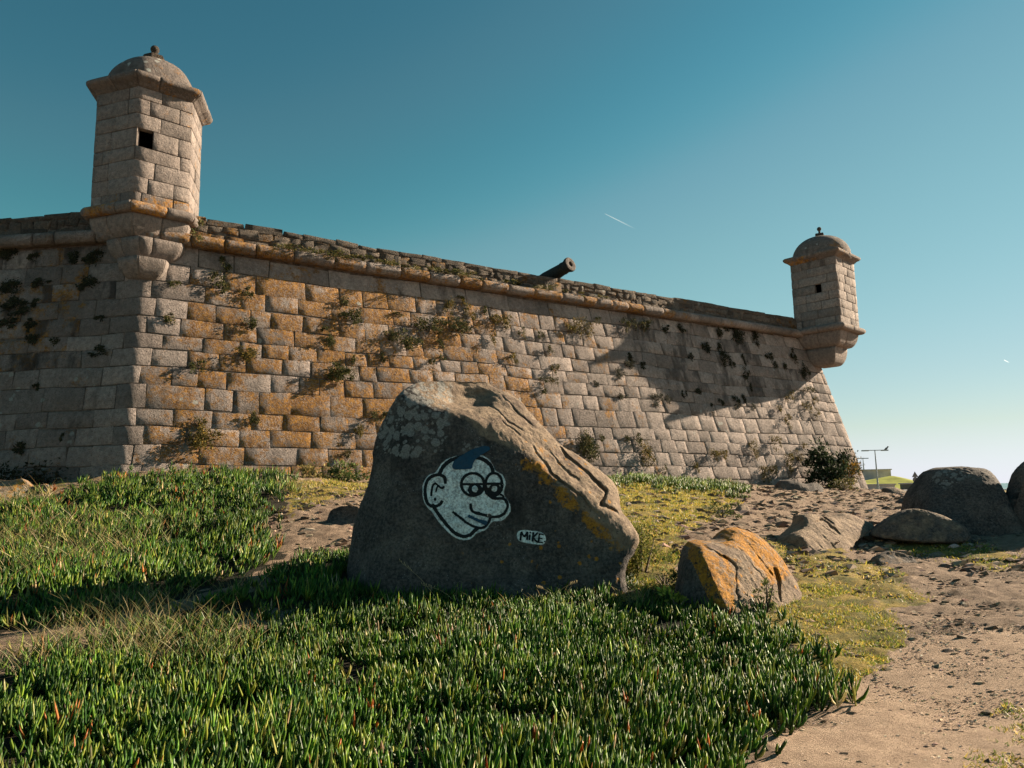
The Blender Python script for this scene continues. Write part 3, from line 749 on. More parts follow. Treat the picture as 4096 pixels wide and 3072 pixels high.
def box(cx, cy, cz, sx, sy, sz, rz=0):
    V = [(x * sx / 2, y * sy / 2, z * sz / 2) for x in (-1, 1) for y in (-1, 1) for z in (-1, 1)]
    c_, s_ = cos(rz), sin(rz)
    V = [(cx + x * c_ - y * s_, cy + x * s_ + y * c_, cz + z) for x, y, z in V]
    return V, [(0, 1, 3, 2), (4, 6, 7, 5), (0, 4, 5, 1), (2, 3, 7, 6), (0, 2, 6, 4), (1, 5, 7, 3)]
cc = mz - ax_ * 1.35; v, f = box(cc[0], cc[1], cc[2] - .42, 1.2, .55, .5, atan2(ax_[1], ax_[0])); link("carriage", mesh_py("carriage", v, f, False), M_WOOD, can)

# ------------------------------------------------------------------ rocks
def pillow_rock(name, sil, Yc, planes, thick, mat, p=5.0, nphi=220, nt=60, soft=.06, grooves=(), dents=(), noise=.02, tintf=None, nseed=0, back=14, steps=None, ytop=0.0):
    """rock with a given outline (picture points put at depth Yc) and a faceted front built from planes y = a + b x + c z"""
    S3 = [(q[0], q[1], q[2] if len(q) > 2 else Yc) for q in sil]
    sm = smooth_line(S3, 200, True)
    if ytop and len(sil[0]) == 2:
        lo_, hi_ = sm[:, 1].max(), sm[:, 1].min(); sm[:, 2] = Yc + ytop * np.clip((lo_ - sm[:, 1]) / (lo_ - hi_), 0, 1)
    W = np.array([atY(*q) for q in sm]); X, Z, YE = W[:, 0], W[:, 2], W[:, 1]
    cx, cz = (X.min() + X.max()) / 2, Z.min() + (Z.max() - Z.min()) * .42
    ang = np.arctan2(Z - cz, X - cx); R = np.hypot(X - cx, Z - cz); o = np.argsort(ang); ang, R, YE = ang[o], R[o], YE[o]
    ph = np.linspace(-pi, pi, nphi, endpoint=False)
    a3 = np.concatenate([ang - 2 * pi, ang, ang + 2 * pi])
    Rp = np.interp(ph, a3, np.concatenate([R, R, R])); Yp = np.interp(ph, a3, np.concatenate([YE, YE, YE]))
    t = 1 - (1 - np.linspace(0.012, 1, nt)) ** 1.35
    T, PH = np.meshgrid(t, ph, indexing='ij'); RR = np.broadcast_to(Rp, T.shape); YY = np.broadcast_to(Yp, T.shape)
    X = cx + RR * T * np.cos(PH); Z = cz + RR * T * np.sin(PH)
    pl = []
    for q in planes:
        if len(q) == 5: w0 = atY(*q[:3]); pl.append((w0[1] - q[3] * (w0[0] - cx) - q[4] * (w0[2] - cz), q[3], q[4]))
        else: pl.append(q)
    ys = np.stack([a + b * (X - cx) + c * (Z - cz) for a, b, c in pl])
    m = ys.max(0); yf = m + soft * np.log(np.exp((ys - m) / soft).sum(0))
    for line, dep, wid in grooves:
        L = [(atY(x, y, Yc)[0], atY(x, y, Yc)[2]) for x, y in line]
        q3 = np.stack([X, Z, Z * 0], -1); d = seg_dist(X + fbm(q3, 2.2, 4, 4) * .11, Z + fbm(q3, 2.2, 4, 8) * .11, L); yf = yf + dep * np.exp(-(d / wid) ** 2) * (.55 + .9 * fbm(q3, 3, 2, 12))
    for (x, y, rx, rz_, dep) in dents:
        c0 = atY(x, y, Yc); yf = yf + dep * np.exp(-((X - c0[0]) / rx) ** 4 - ((Z - c0[2]) / rz_) ** 4)
    if steps:
        for fn in steps: yf = yf + fn(X, Z, cx, cz)
    w_ = (1 - np.clip(T, 0, 1) ** p) ** (1 / p)
    dd_ = YY - yf; dd_ = .5 * (dd_ + np.sqrt(dd_ * dd_ + .012)); Yv = YY - dd_ * w_
    Vf = np.stack([X, Yv, Z], -1).reshape(-1, 3)
    tb = np.linspace(.97, .0, back); TB, PB = np.meshgrid(tb, ph, indexing='ij'); RB = np.broadcast_to(Rp, TB.shape)
    Vb = np.stack([cx + RB * TB * np.cos(PB), np.broadcast_to(Yp, TB.shape) * TB + (1 - TB) * Yp.mean() + thick * np.sqrt(np.maximum(0, 1 - TB ** 2)), cz + RB * TB * np.sin(PB)], -1).reshape(-1, 3)
    V = np.vstack([Vf, Vb]); Tr = grid_tris(nt + back, nphi, True)[:, [0, 2, 1]]
    # close the centre of the front
    V = np.vstack([V, Vf[:nphi].mean(0)]); ci = len(V) - 1
    Tr = np.vstack([Tr, [(ci, (k + 1) % nphi, k) for k in range(nphi)]])
    N = vnormals(V, Tr)
    V = V + N * (noise * 1.5 * fbm(V, 1.6, 4, nseed) + noise * .55 * fbm(V, 8, 4, nseed + 5, .7) + noise * .16 * fbm(V, 30, 2, nseed + 9))[:, None]
    col = tintf(V, N) if tintf else np.tile([.5, .1, .1], (len(V), 1))
    return mesh_tri(name, V, Tr, True, {"tint": col}), V, Tr
# --- graffiti boulder
YB = 9.75
def edgeY(x, y):                     # how far back the outline lies
    if x < 1600: return 9.55
    if x < 2000: return 9.55 + (x - 1600) / 400 * .75
    return 10.3 - .55 * float(sstep(1900, 2300, np.array(y)))
SIL = [(x, y, edgeY(x, y)) for x, y in BOULDER_SIL[:-1]] + [(2470, 2420, 9.6), (2300, 2480, 9.4), (2000, 2500, 9.3), (1700, 2480, 9.3), (1500, 2430, 9.4)]
def bplanes():
    return [(1850, 2100, 8.95, 0.03, 0.28),      # front face, leaning back
            (2100, 1800, 9.22, 0.66, 1.08),      # bright slope to the right
            (1790, 1640, 9.36, 0.42, 1.5),      # crown
            (1580, 1850, 9.18, -0.85, 0.34)]     # left flank
RIDGE = [(1400, 1350), (1620, 1470), (1680, 1560), (1730, 1615), (1790, 1640), (1860, 1665), (1945, 1740), (2010, 1765), (2100, 1800), (2200, 1890), (2290, 1990), (2340, 2040), (2410, 2120), (2470, 2190), (2560, 2190), (2620, 2200)]
RX = [q[0] for q in RIDGE]; RY = [q[1] for q in RIDGE]
def btint(V, N):
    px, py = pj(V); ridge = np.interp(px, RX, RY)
    dark = sstep(-40, 60, py - ridge)                             # dark crust below the ridge, its albedo kept low to deepen the face's shade
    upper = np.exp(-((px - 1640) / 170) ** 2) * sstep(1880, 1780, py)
    g = np.clip(upper * 1.0 + .55 * np.exp(-(((px - 1960) / 130) ** 2 + ((py - 1790) / 50) ** 2)), 0, 1)
    ol = [(2120, 1860), (2230, 1960), (2330, 2060), (2420, 2140), (2480, 2200)]
    orange = np.exp(-(seg_dist(px, py, ol) / 55) ** 2) * .75 + .50 * np.exp(-(seg_dist(px, py, [(2150, 1770), (2330, 1900), (2440, 2000)]) / 60) ** 2)
    spots = .42 * sstep(2060, 2140, py) * sstep(1800, 2000, px) * dark
    return np.stack([dark, g, np.clip(np.maximum(orange, spots), 0, 1)], 1)
grooves = [([(1975, 1545), (2060, 1640), (2140, 1720), (2215, 1790)], .05, .012), ([(1930, 1590), (2040, 1690), (2170, 1800), (2290, 1905)], .03, .012),
           ([(2235, 1790), (2300, 1860), (2370, 1935), (2400, 1965), (2385, 2010)], .10, .016), ([(2385, 2010), (2440, 2045), (2480, 2040)], .08, .014),
           ([(2120, 1800), (2230, 1920), (2340, 2010), (2400, 2060)], .04, .014), ([(2020, 1700), (2150, 1830), (2260, 1950)], .025, .010), ([(1980, 2290), (1970, 2330), (2010, 2400)], .04, .02)]
dents = [(1870, 1592, .30, .14, .20), (1850, 1538, .16, .05, .06)]
def ledge(X, Z, cx, cz):
    c0 = atY(2090, 2390, YB); return -.14 * np.exp(-((X - c0[0]) / .42) ** 4 - ((Z - c0[2]) / .30) ** 4)
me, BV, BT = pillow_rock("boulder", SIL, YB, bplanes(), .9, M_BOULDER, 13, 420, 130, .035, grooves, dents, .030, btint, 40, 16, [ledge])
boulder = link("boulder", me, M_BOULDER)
tag(boulder, "huge dark boulder painted with a pale cartoon face, standing before the fort wall", "boulder")
BB = BVHTree.FromPolygons([tuple(v) for v in BV], [tuple(t) for t in BT])
def on_boulder(zx, zy, off):
    d = ray(1650 + zx * .27125, 1780 + zy * .27125); h = BB.ray_cast(Vector(CAM), Vector(d).normalized())
    if h[0] is None: return None
    return np.array(h[0]) + np.array(h[1]) * off
def mat_paint(name, col, wear, showthru):
    k = NT(name); cov, _, _, _ = k.attr("cov"); n = k.noise(34, 6, 0.8); n2 = k.noise(9, 5, .7)
    c = k.mix(k.ss(k.math('ADD', n, k.math('MULTIPLY', n2, .4)), .58, .84), col, k.mix(wear, col, showthru))
    k.put(k.b.inputs["Base Color"], c); k.b.inputs["Roughness"].default_value = .8
    k.put(k.b.inputs["Normal"], k.bump(k.noise(95, 3, .75), .4, .006))
    a = k.ss(k.math('SUBTRACT', k.math('ADD', cov, k.math('MULTIPLY', n, .9)), .5), .30, .52)
    k.put(k.b.inputs["Alpha"], a); return k.m
PALE = mat_paint("pale_spray_paint", (.72, .79, .77), .75, (.10, .11, .11))
BLACK = mat_paint("black_spray_paint", (.006, .008, .009), .15, (.05, .05, .05))
BLUE = mat_paint("navy_spray_paint", (.010, .055, .10), .25, (.05, .06, .07))
def fill_mesh(polys, off, step=9.0, halo=22.0, closed_lines=None):
    V, T, Cv = [], [], []
    for poly in polys:
        pl = smooth_line(poly, 140, True); x0, y0 = pl.min(0) - halo; x1, y1 = pl.max(0) + halo
        xs = np.arange(x0, x1, step); ys = np.arange(y0, y1, step); XX, YY = np.meshgrid(xs, ys)
        ins = in_poly(XX, YY, pl); dd = seg_dist(XX, YY, list(map(tuple, pl)) + [tuple(pl[0])]); sd_ = np.where(ins, dd, -dd)
        keep = sd_ > -halo; idx = -np.ones(XX.shape, int)
        for i in range(XX.shape[0]):
            for j in range(XX.shape[1]):
                if keep[i, j]:
                    p = on_boulder(XX[i, j], YY[i, j], off)
                    if p is not None: idx[i, j] = len(V); V.append(p); Cv.append(float(np.clip(.5 + sd_[i, j] / (2 * halo), 0, 1)))
        for i in range(XX.shape[0] - 1):
            for j in range(XX.shape[1] - 1):
                a, b, c, d = idx[i, j], idx[i, j + 1], idx[i + 1, j + 1], idx[i + 1, j]
                if min(a, b, c, d) >= 0: T += [(a, b, c), (a, c, d)]
    Cv = np.array(Cv); return np.array(V), np.array(T), {"cov": np.stack([Cv, Cv, Cv], 1)}
def stroke_mesh(lines, off, width, step=9.0):
    V, T, Cv = [], [], []
    for ln in lines:
        wd = width
        if isinstance(ln, tuple) and not isinstance(ln[0], tuple): wd, ln = ln
        closed = ln[0] == ln[-1] and len(ln) > 3
        L = sum(math.hypot(a[0] - b[0], a[1] - b[1]) for a, b in zip(ln[:-1], ln[1:])); n = max(4, int(L / step))
        pl = smooth_line(ln[:-1] if closed else ln, n, closed)
        if closed: pl = np.vstack([pl, pl[:1]])
        else:
            tv0 = pl[0] - pl[1]; tv1 = pl[-1] - pl[-2]
            pl = np.vstack([pl[0] + tv0 / np.hypot(*tv0) * wd * .4, pl, pl[-1] + tv1 / np.hypot(*tv1) * wd * .4])
        tv = np.gradient(pl, axis=0); tv /= np.linalg.norm(tv, axis=1, keepdims=True) + 1e-9; nv = np.stack([-tv[:, 1], tv[:, 0]], 1)
        rows = []
        m = len(pl)
        for i in range(m):
            tap = 1.0 if closed else (0.72 if i in (0, m - 1) else 1.0)
            row = []
            for k, u in enumerate((-1.12, -.7, 0, .7, 1.12)):
                q = pl[i] + nv[i] * u * wd / 2 * tap; p = on_boulder(q[0], q[1], off)
                if p is None: row = None; break
                row.append(len(V)); V.append(p); Cv.append((.35, 1, 1, 1, .35)[k])
            rows.append(row)
        for a, b in zip(rows[:-1], rows[1:]):
            if a and b:
                for k in range(4): T += [(a[k], a[k + 1], b[k + 1]), (a[k], b[k + 1], b[k])]
    Cv = np.array(Cv); return np.array(V), np.array(T), {"cov": np.stack([Cv, Cv, Cv], 1)}
def circ(cx, cy, rx, ry, n=16):
    c = [(cx + rx * cos(2 * pi * k / n), cy + ry * sin(2 * pi * k / n)) for k in range(n)]; return c
def ring_(cx, cy, rx, ry): c = circ(cx, cy, rx, ry); return c + [c[0]]
HALO = [(165, 560), (150, 680), (160, 800), (220, 920), (290, 990), (400, 1150), (520, 1280), (640, 1370), (750, 1402), (860, 1382), (940, 1310), (1080, 1250), (1170, 1140), (1330, 1110),
        (1430, 1000), (1440, 880), (1375, 790), (1345, 700), (1372, 570), (1330, 450), (1230, 390), (1180, 290), (1090, 190), (980, 150), (850, 150), (680, 165), (540, 200), (430, 280), (340, 410), (240, 450)]
OUT = [(54, [(400, 430), (450, 330), (540, 245), (660, 197), (800, 178), (940, 188), (1050, 222), (1130, 280), (1175, 350), (1188, 405)]),
       (46, [(485, 560), (475, 490), (430, 452), (350, 447), (270, 478), (212, 550), (187, 650), (190, 760), (218, 850), (270, 900), (340, 905), (400, 880), (436, 835)]),
       (30, [(278, 750), (282, 680), (302, 600), (340, 567), (380, 600), (430, 640), (462, 620)]), (24, [(350, 688), (366, 628), (388, 604)]),
       (50, [(300, 890), (340, 960), (400, 1050), (490, 1160), (580, 1260), (670, 1325), (760, 1352), (850, 1328), (910, 1268), (960, 1232)]),
       (38, [(600, 992), (700, 1070), (800, 1150), (900, 1205), (1000, 1228), (1080, 1198), (1130, 1130), (1148, 1070)]),
       (42, [(856, 880), (862, 940), (900, 990), (980, 1015), (1080, 1040), (1190, 1063), (1290, 1048), (1368, 990), (1402, 900), (1380, 830), (1320, 792), (1200, 788), (1120, 742)]),
       (30, [(1300, 735), (1340, 760), (1350, 800)]),
       (40, ring_(890, 585, 170, 165)), (38, ring_(1200, 585, 122, 168)), (34, [(720, 582), (900, 580), (1100, 575), (1310, 572)])]
PUP = [circ(925, 665, 108, 92), circ(1215, 665, 92, 95), circ(335, 805, 22, 22), circ(1120, 690, 60, 60), [(1040, 600), (1080, 600), (1080, 680), (1030, 660)]]
HAIR = [(600, 265), (615, 358), (860, 355), (890, 290), (930, 215), (1040, 140), (1140, 75), (1120, 30), (1020, 28), (880, 70), (760, 140), (670, 195)]
TOOTH = [(832, 1038), (960, 1085), (1095, 1130), (1085, 1180), (1040, 1178), (930, 1120), (832, 1078)]
PILL = [(1540, 1340), (1560, 1280), (1630, 1255), (1760, 1265), (1880, 1285), (1950, 1330), (1965, 1410), (1920, 1465), (1800, 1465), (1660, 1440), (1570, 1410)]
LET = [(28, [(1592, 1400), (1598, 1345), (1608, 1290), (1650, 1352), (1690, 1292), (1692, 1345), (1690, 1395)]), (26, [(1730, 1330), (1727, 1362), (1724, 1395)]), (26, [(1734, 1296), (1736, 1292)]),
       (26, [(1782, 1302), (1776, 1360), (1768, 1420)]), (24, [(1842, 1304), (1810, 1336), (1782, 1366)]), (24, [(1782, 1366), (1806, 1398), (1834, 1426)]),
       (26, [(1872, 1318), (1864, 1380), (1852, 1440)]), (22, [(1872, 1318), (1900, 1320), (1930, 1326)]), (22, [(1866, 1380), (1888, 1380), (1910, 1384)]), (22, [(1854, 1440), (1885, 1440), (1915, 1444)]), (20, [(1944, 1425), (1948, 1428)])]
def paint(name, m, mat, lab=None):
    V, T, c = m; o = link(name, mesh_tri(name, V, T, True, c), mat, boulder)
    if lab: o["label"] = lab
paint("face_paint", fill_mesh([HALO], .009, 9, 34), PALE, "pale blue-white sprayed cartoon head with big nose")
paint("face_outline", stroke_mesh(OUT, .012, 44), BLACK, "thick black outline of head, ear, eyes, nose and mouth")
paint("pupil", fill_mesh(PUP[:1], .013, 7, 8), BLACK); paint("pupil", fill_mesh(PUP[1:2] + PUP[3:], .013, 7, 8), BLACK); paint("ear_dot", fill_mesh(PUP[2:3], .013, 5, 6), BLACK)
for c_ in (circ(918, 655, 42, 46), circ(1210, 650, 44, 42)): paint("eye_highlight", fill_mesh([c_], .017, 7, 8), PALE)
paint("hair_paint", fill_mesh([HAIR], .016, 9, 14), BLUE, "navy blue tuft of hair sprayed on top of head")
paint("tooth_paint", fill_mesh([TOOTH], .016, 8, 8), BLUE)
paint("tag_paint", fill_mesh([PILL], .007, 8, 20), PALE, "pale rounded patch behind the signature")
paint("tag_letters", stroke_mesh(LET, .012, 25, 6), BLACK, "hand-sprayed black lettering MiKE.")

# --- other rocks
def rtint(dark, g, o, zone=None):
    def f(V, N):
        c = np.tile([dark, g, o], (len(V), 1)).astype(float)
        if zone: zone(V, N, c)
        return c
    return f
def zone_orange(V, N, c):
    px, py = pj(V); d = V[:, 1] < 9.2
    c[:, 2] = np.clip(.62 * np.exp(-(seg_dist(px, py, [(2745, 2180), (2800, 2260), (2870, 2350)]) / 75) ** 2) + .55 * np.exp(-(seg_dist(px, py, [(2930, 2130), (3040, 2200), (3110, 2290)]) / 50) ** 2) + .46, 0, 1)
    c[:, 0] = np.where(px < 2790 + (py - 2180) * .55, .75, .30); c[px < 2745 + (py - 2200) * .45, 2] = .08
def deep(sil, fy): return [(x, y, fy(x, y)) for x, y in sil]
def simple_rock(label, sil, Y, planes, thick, tint, cat="rock", p=4, grooves=(), noise=.02, seed=1, nphi=150, nt=40, mat=None, soft=.05, dents=(), ytop=0.0):
    if nphi <= 100:                      # small rocks: stand on the ground seen just above their lowest outline point, and run into it
        ys_ = [q[1] for q in sil]; h_ = max(ys_) - min(ys_); g0 = G(sum(q[0] for q in sil) / len(sil), max(ys_) - .3 * h_); dY = g0[1] + .12 - Y; Y += dY
        planes = [(q[0] + dY, q[1], q[2]) for q in planes]; yb_ = max(ys_) - .35 * h_
        sil = [(x, y if y < yb_ else y + .5 * h_) for x, y in sil]; ytop = ytop or .12
    me, V, T = pillow_rock("rock", sil, Y, planes, thick, M_BOULDER, p, nphi, nt, soft, grooves, dents, noise, tint, seed, 10, None, ytop)
    return tag(link("rock", me, mat or M_BOULDER), label, cat)
simple_rock("split rock covered in orange lichen on the grass beside the graffiti boulder", deep([(2705, 2420), (2712, 2330), (2725, 2230), (2760, 2170), (2850, 2160), (2920, 2118), (3000, 2130), (3070, 2190), (3120, 2260), (3160, 2330), (3178, 2420), (3150, 2500), (2900, 2520), (2730, 2500)], lambda x, y: 8.38 + (x - 2705) / 473 * .80 + (2500 - y) / 380 * .55),
            8.7, [(2950, 2320, 8.25, .85, .75), (2790, 2330, 8.16, -1.1, .25), (3000, 2150, 8.92, .8, 1.3)], .5, rtint(.3, .15, .4, zone_orange), "rock", 9,
            [([(2860, 2200), (2900, 2250), (2895, 2330), (2905, 2440)], .14, .012), ([(2790, 2170), (2850, 2205), (2880, 2240)], .06, .014), ([(3110, 2270), (3125, 2320), (3100, 2390)], .07, .014), ([(2940, 2180), (3030, 2300), (3090, 2420)], .02, .012), ([(3000, 2160), (3080, 2280)], .02, .01)], .035, 5, 300, 110, None, .015)
def zone_big(V, N, c):
    px, py = pj(V); c[:, 1] = .8 * np.exp(-((px - 3790) / 110) ** 2 - ((py - 1910) / 45) ** 2); c[:, 0] = np.where(px > 3950, .75, 1.0)
simple_rock("big smooth domed boulder with pale lichen blotches on its top, right side", [(3605, 2140), (3625, 2050), (3640, 1980), (3680, 1920), (3715, 1880), (3770, 1869), (3860, 1874), (3930, 1885), (3975, 1915), (4020, 1975), (4060, 2040), (4090, 2100), (4085, 2200), (3800, 2220), (3620, 2200)],
            13.8, [(3850, 2050, 13.1, -.1, .32), (4065, 2050, 13.4, 1.6, .7), (3640, 2050, 13.4, -1.3, .3), (3850, 1900, 13.6, -.12, .75)], .9, rtint(1, .1, .05, zone_big), "boulder", 7, (), .03, 6, 200, 60, None, .09, (), .5)
simple_rock("low dark rounded slab lying against the front of the big domed boulder", [(3490, 2125), (3540, 2085), (3610, 2045), (3660, 2032), (3735, 2052), (3795, 2085), (3830, 2115), (3815, 2160), (3640, 2165), (3500, 2150)],
            13.0, [(3650, 2090, 12.75, -.12, .62), (3550, 2090, 12.85, -.6, .6)], .5, rtint(.52, .25, .03), "rock", 7, (), .025, 7)
simple_rock("tall dark boulder cut off by the right edge of the picture", [(4040, 2080), (4060, 2020), (4085, 1940), (4120, 1860), (4200, 1800), (4330, 1800), (4420, 1900), (4460, 2060), (4440, 2150), (4250, 2190), (4080, 2150)],
            13.2, [(12.4, -.1, .3), (12.2, .7, 1.0), (12.5, -1.1, .3)], 1.0, rtint(1, .1, .03), "boulder", 4, (), .03, 8, 160, 45)
simple_rock("flat pinkish slanting outcrop with cracked upper edge in the bare dirt", deep([(3085, 2190), (3110, 2150), (3170, 2100), (3180, 2060), (3240, 2055), (3310, 2065), (3380, 2050), (3440, 2080), (3475, 2105), (3400, 2150), (3320, 2215), (3200, 2240)], lambda x, y: 12.0 + (x - 3085) / 390 * 1.0 + (2240 - y) / 190 * .8),
            12.4, [(3280, 2140, 12.2, .75, 1.25), (3130, 2150, 12.15, -1.6, .5)], .4, rtint(.28, .15, .06), "rock", 9, [([(3130, 2150), (3230, 2215)], .03, .014), ([(3180, 2120), (3290, 2215)], .03, .012), ([(3240, 2100), (3330, 2190)], .03, .012), ([(3300, 2100), (3380, 2150)], .03, .012), ([(3180, 2100), (3260, 2092), (3340, 2090), (3370, 2120), (3380, 2135)], .12, .03), ([(3340, 2075), (3370, 2095)], .12, .02), ([(3220, 2060), (3250, 2090)], .10, .02)], .032, 9, 220, 80, None, .012)
simple_rock("long low dark rock lying at the foot of the fort wall beside the dark shrub", [(3095, 1975), (3105, 1940), (3130, 1921), (3180, 1925), (3220, 1936), (3260, 1932), (3285, 1945), (3290, 1962), (3270, 1990), (3110, 1995)],
            24.8, [(24.3, 0, .5), (24.2, .5, 1.0)], .6, rtint(.85, .15, .02), "rock", 4, (), .03, 10, 110, 28)
simple_rock("lichen-spotted orange rock poking up at the left edge below the shaded wall", [(-160, 2010), (-120, 1930), (-20, 1915), (30, 1920), (90, 1918), (130, 1945), (180, 1938), (200, 1960), (190, 2030), (60, 2060), (-120, 2050)],
            13.9, [(13.4, 0, .7), (13.4, .6, 1.0), (13.3, .1, 2.0)], .6, rtint(.15, .45, .62), "rock", 4, (), .03, 11, 130, 36)
simple_rock("small dark rock with grass around it on the slope below the outcrop", [(3490, 2250), (3510, 2220), (3560, 2205), (3620, 2215), (3660, 2235), (3685, 2265), (3660, 2290), (3540, 2290)],
            10.9, [(10.7, .2, .8), (10.7, .4, 1.4)], .3, rtint(.55, .3, .3), "rock", 4, (), .02, 12, 100, 28)
simple_rock("little brown rock with a clump of green on its left, above the orange rock", [(2935, 2060), (2950, 2030), (2975, 2018), (2995, 2035), (3000, 2060), (2970, 2070)],
            14.2, [(14.0, .2, .8), (14.0, .8, .8)], .3, rtint(.35, .1, .02), "rock", 4, (), .02, 13, 80, 24)
simple_rock("squat brown rock at the crest just right of the fort corner", [(3530, 1960), (3545, 1950), (3570, 1949), (3600, 1958), (3625, 1968), (3600, 1985), (3545, 1985)],
            26.5, [(26.2, .1, .6), (26.1, .5, 1)], .4, rtint(.5, .1, .02), "rock", 4, (), .02, 14, 80, 24)
simple_rock("angular dark rock on the dirt in front of the crest", [(3585, 2015), (3600, 1995), (3625, 1985), (3645, 2000), (3640, 2030), (3600, 2035)],
            20.0, [(19.7, .1, .6), (19.7, .6, .9)], .4, rtint(.7, .1, .0), "rock", 4, (), .02, 15, 80, 24)
simple_rock("low mossy stone half sunk in the turf below the domed boulder", [(3815, 2170), (3840, 2145), (3880, 2138), (3920, 2150), (3945, 2175), (3900, 2190), (3830, 2185)],
            11.9, [(11.75, .1, .8), (11.7, .4, 1.2)], .3, rtint(.6, .2, .05), "rock", 4, (), .02, 16, 80, 24)
simple_rock("grey stone against the shaded left flank of the graffiti boulder", [(1300, 2110), (1315, 2060), (1345, 2030), (1400, 2022), (1440, 2035), (1450, 2100), (1400, 2150), (1330, 2140)],
            10.6, [(10.35, -.3, 1.2), (10.35, .4, 1.4)], .3, rtint(.6, .2, .0), "rock", 4, (), .02, 17, 90, 24)
simple_rock("tan stone standing upright on the sandy path", [(3983, 2790), (3985, 2775), (3997, 2768), (4010, 2775), (4022, 2792), (4008, 2800)],
            5.75, [(5.71, .1, .5), (5.70, .8, .6)], .04, rtint(.0, .1, .0), "stone", 4, (), .006, 18, 50, 14)
simple_rock("flat pale stone at the grassy bottom right corner of the path", [(3900, 3060), (3950, 3030), (4010, 3020), (4070, 3035), (4096, 3062), (4040, 3085), (3930, 3085)],
            4.35, [(4.22, .05, 2.0), (4.22, .2, 2.4)], .15, rtint(.05, .1, .0), "stone", 4, (), .008, 19, 70, 18)
for (x, y, sx, sy, Y, lab) in [(3690, 2722, 14, 8, 6.05, "dark pebble in the middle of the sandy path"), (3790, 2838, 20, 9, 5.45, "flat dark stone left of the tan upright stone on the path"),
                               (3822, 2870, 17, 9, 5.3, "dark stone nearest the grassy corner on the path"), (3432, 2873, 19, 9, 5.25, "dark stone beside the green mat edge on the path"),
                               (3110, 2085, 24, 14, 15.2, "broken brown stone above the orange rock on the dirt"), (3440, 2255, 30, 18, 11.2, "brown stone left of the small grassy dark rock"),
                               (2690, 1963, 26, 7, 18.6, "thin flat stone lying on turf below the fort wall"), (3090, 2275, 14, 20, 8.7, "dark stub of rock on the right shoulder of the orange rock"),
                               (2685, 2265, 22, 10, 9.3, "grey flat stone in shade left of the orange rock")]:
    simple_rock(lab, [(x - sx, y + sy * .3), (x - sx * .6, y - sy * .6), (x, y - sy), (x + sx * .7, y - sy * .5), (x + sx, y + sy * .3), (x + sx * .4, y + sy), (x - sx * .5, y + sy)],
                Y, [(Y - .06, .1, .8), (Y - .06, .6, .9)], .06, rtint(.45, .1, .0), "stone", 3, (), .01, x, 40, 12)

# ------------------------------------------------------------------ scatter helpers
def ribbons(base, d0, bend, L, wd, cols, nseg=3, face=None):
    """grass blades / straps: tapered ribbons, vectorised"""
    N = len(base); ts = np.linspace(0, 1, nseg + 1)
    side_ = np.cross(d0, face if face is not None else rng.normal(size=(N, 3))); side_ /= np.linalg.norm(side_, axis=1, keepdims=True) + 1e-9
    V = np.empty((N, 2 * nseg + 1, 3))
    for i, t in enumerate(ts):
        c = base + (d0 * t + bend * t * t) * L[:, None]
        if i < nseg:
            hw_ = side_ * (wd * (1 - .55 * t) / 2)[:, None]; V[:, 2 * i] = c - hw_; V[:, 2 * i + 1] = c + hw_
        else: V[:, 2 * nseg] = c
    T = []
    for i in range(nseg - 1): a = 2 * i; T += [(a, a + 1, a + 3), (a, a + 3, a + 2)]
    T.append((2 * nseg - 2, 2 * nseg - 1, 2 * nseg)); T = np.array(T)
    TT = (np.arange(N)[:, None, None] * (2 * nseg + 1) + T[None]).reshape(-1, 3)
    return V.reshape(-1, 3), TT, np.repeat(cols, 2 * nseg + 1, 0)
def prisms(base, d0, bend, L, wd, cols, rings=(0, .4, .8)):
    """fleshy three-sided leaves"""
    N = len(base); up_ = np.tile([0, 0, 1.], (N, 1)); a = np.cross(d0, up_ + rng.normal(size=(N, 3)) * .4); a /= np.linalg.norm(a, axis=1, keepdims=True); b = np.cross(a, d0)
    k = len(rings); V = np.empty((N, 3 * k + 1, 3)); prof = {0: .55, .4: 1.0, .8: .72, .5: 1.0}
    for i, t in enumerate(rings):
        c = base + (d0 * t + bend * t * t) * L[:, None]; r_ = (wd / 2 * prof.get(t, .8))[:, None]
        for j, an in enumerate((pi / 2, pi / 2 + 2.1, pi / 2 - 2.1)): V[:, 3 * i + j] = c + (a * cos(an) + b * sin(an)) * r_
    V[:, 3 * k] = base + (d0 + bend) * L[:, None]
    T = []
    for i in range(k - 1):
        for j in range(3): p, q_ = 3 * i + j, 3 * i + (j + 1) % 3; T += [(p, q_, q_ + 3), (p, q_ + 3, p + 3)]
    for j in range(3): T.append((3 * (k - 1) + j, 3 * (k - 1) + (j + 1) % 3, 3 * k))
    T = np.array(T); TT = (np.arange(N)[:, None, None] * (3 * k + 1) + T[None]).reshape(-1, 3)
    cc = np.repeat(cols[:, None, :], 3 * k + 1, 1); cc[:, :3] *= .75
    return V.reshape(-1, 3), TT, cc.reshape(-1, 3)
def unit(v): return v / (np.linalg.norm(v, axis=-1, keepdims=True) + 1e-9)
def pick(cols, probs, n, var=.2):
    c = np.array(cols)[rng.choice(len(cols), n, p=np.array(probs) / np.sum(probs))]
    return np.clip(c * (1 + rng.normal(size=(n, 1)) * var) * (1 + rng.normal(size=(n, 3)) * .06), .002, .9)
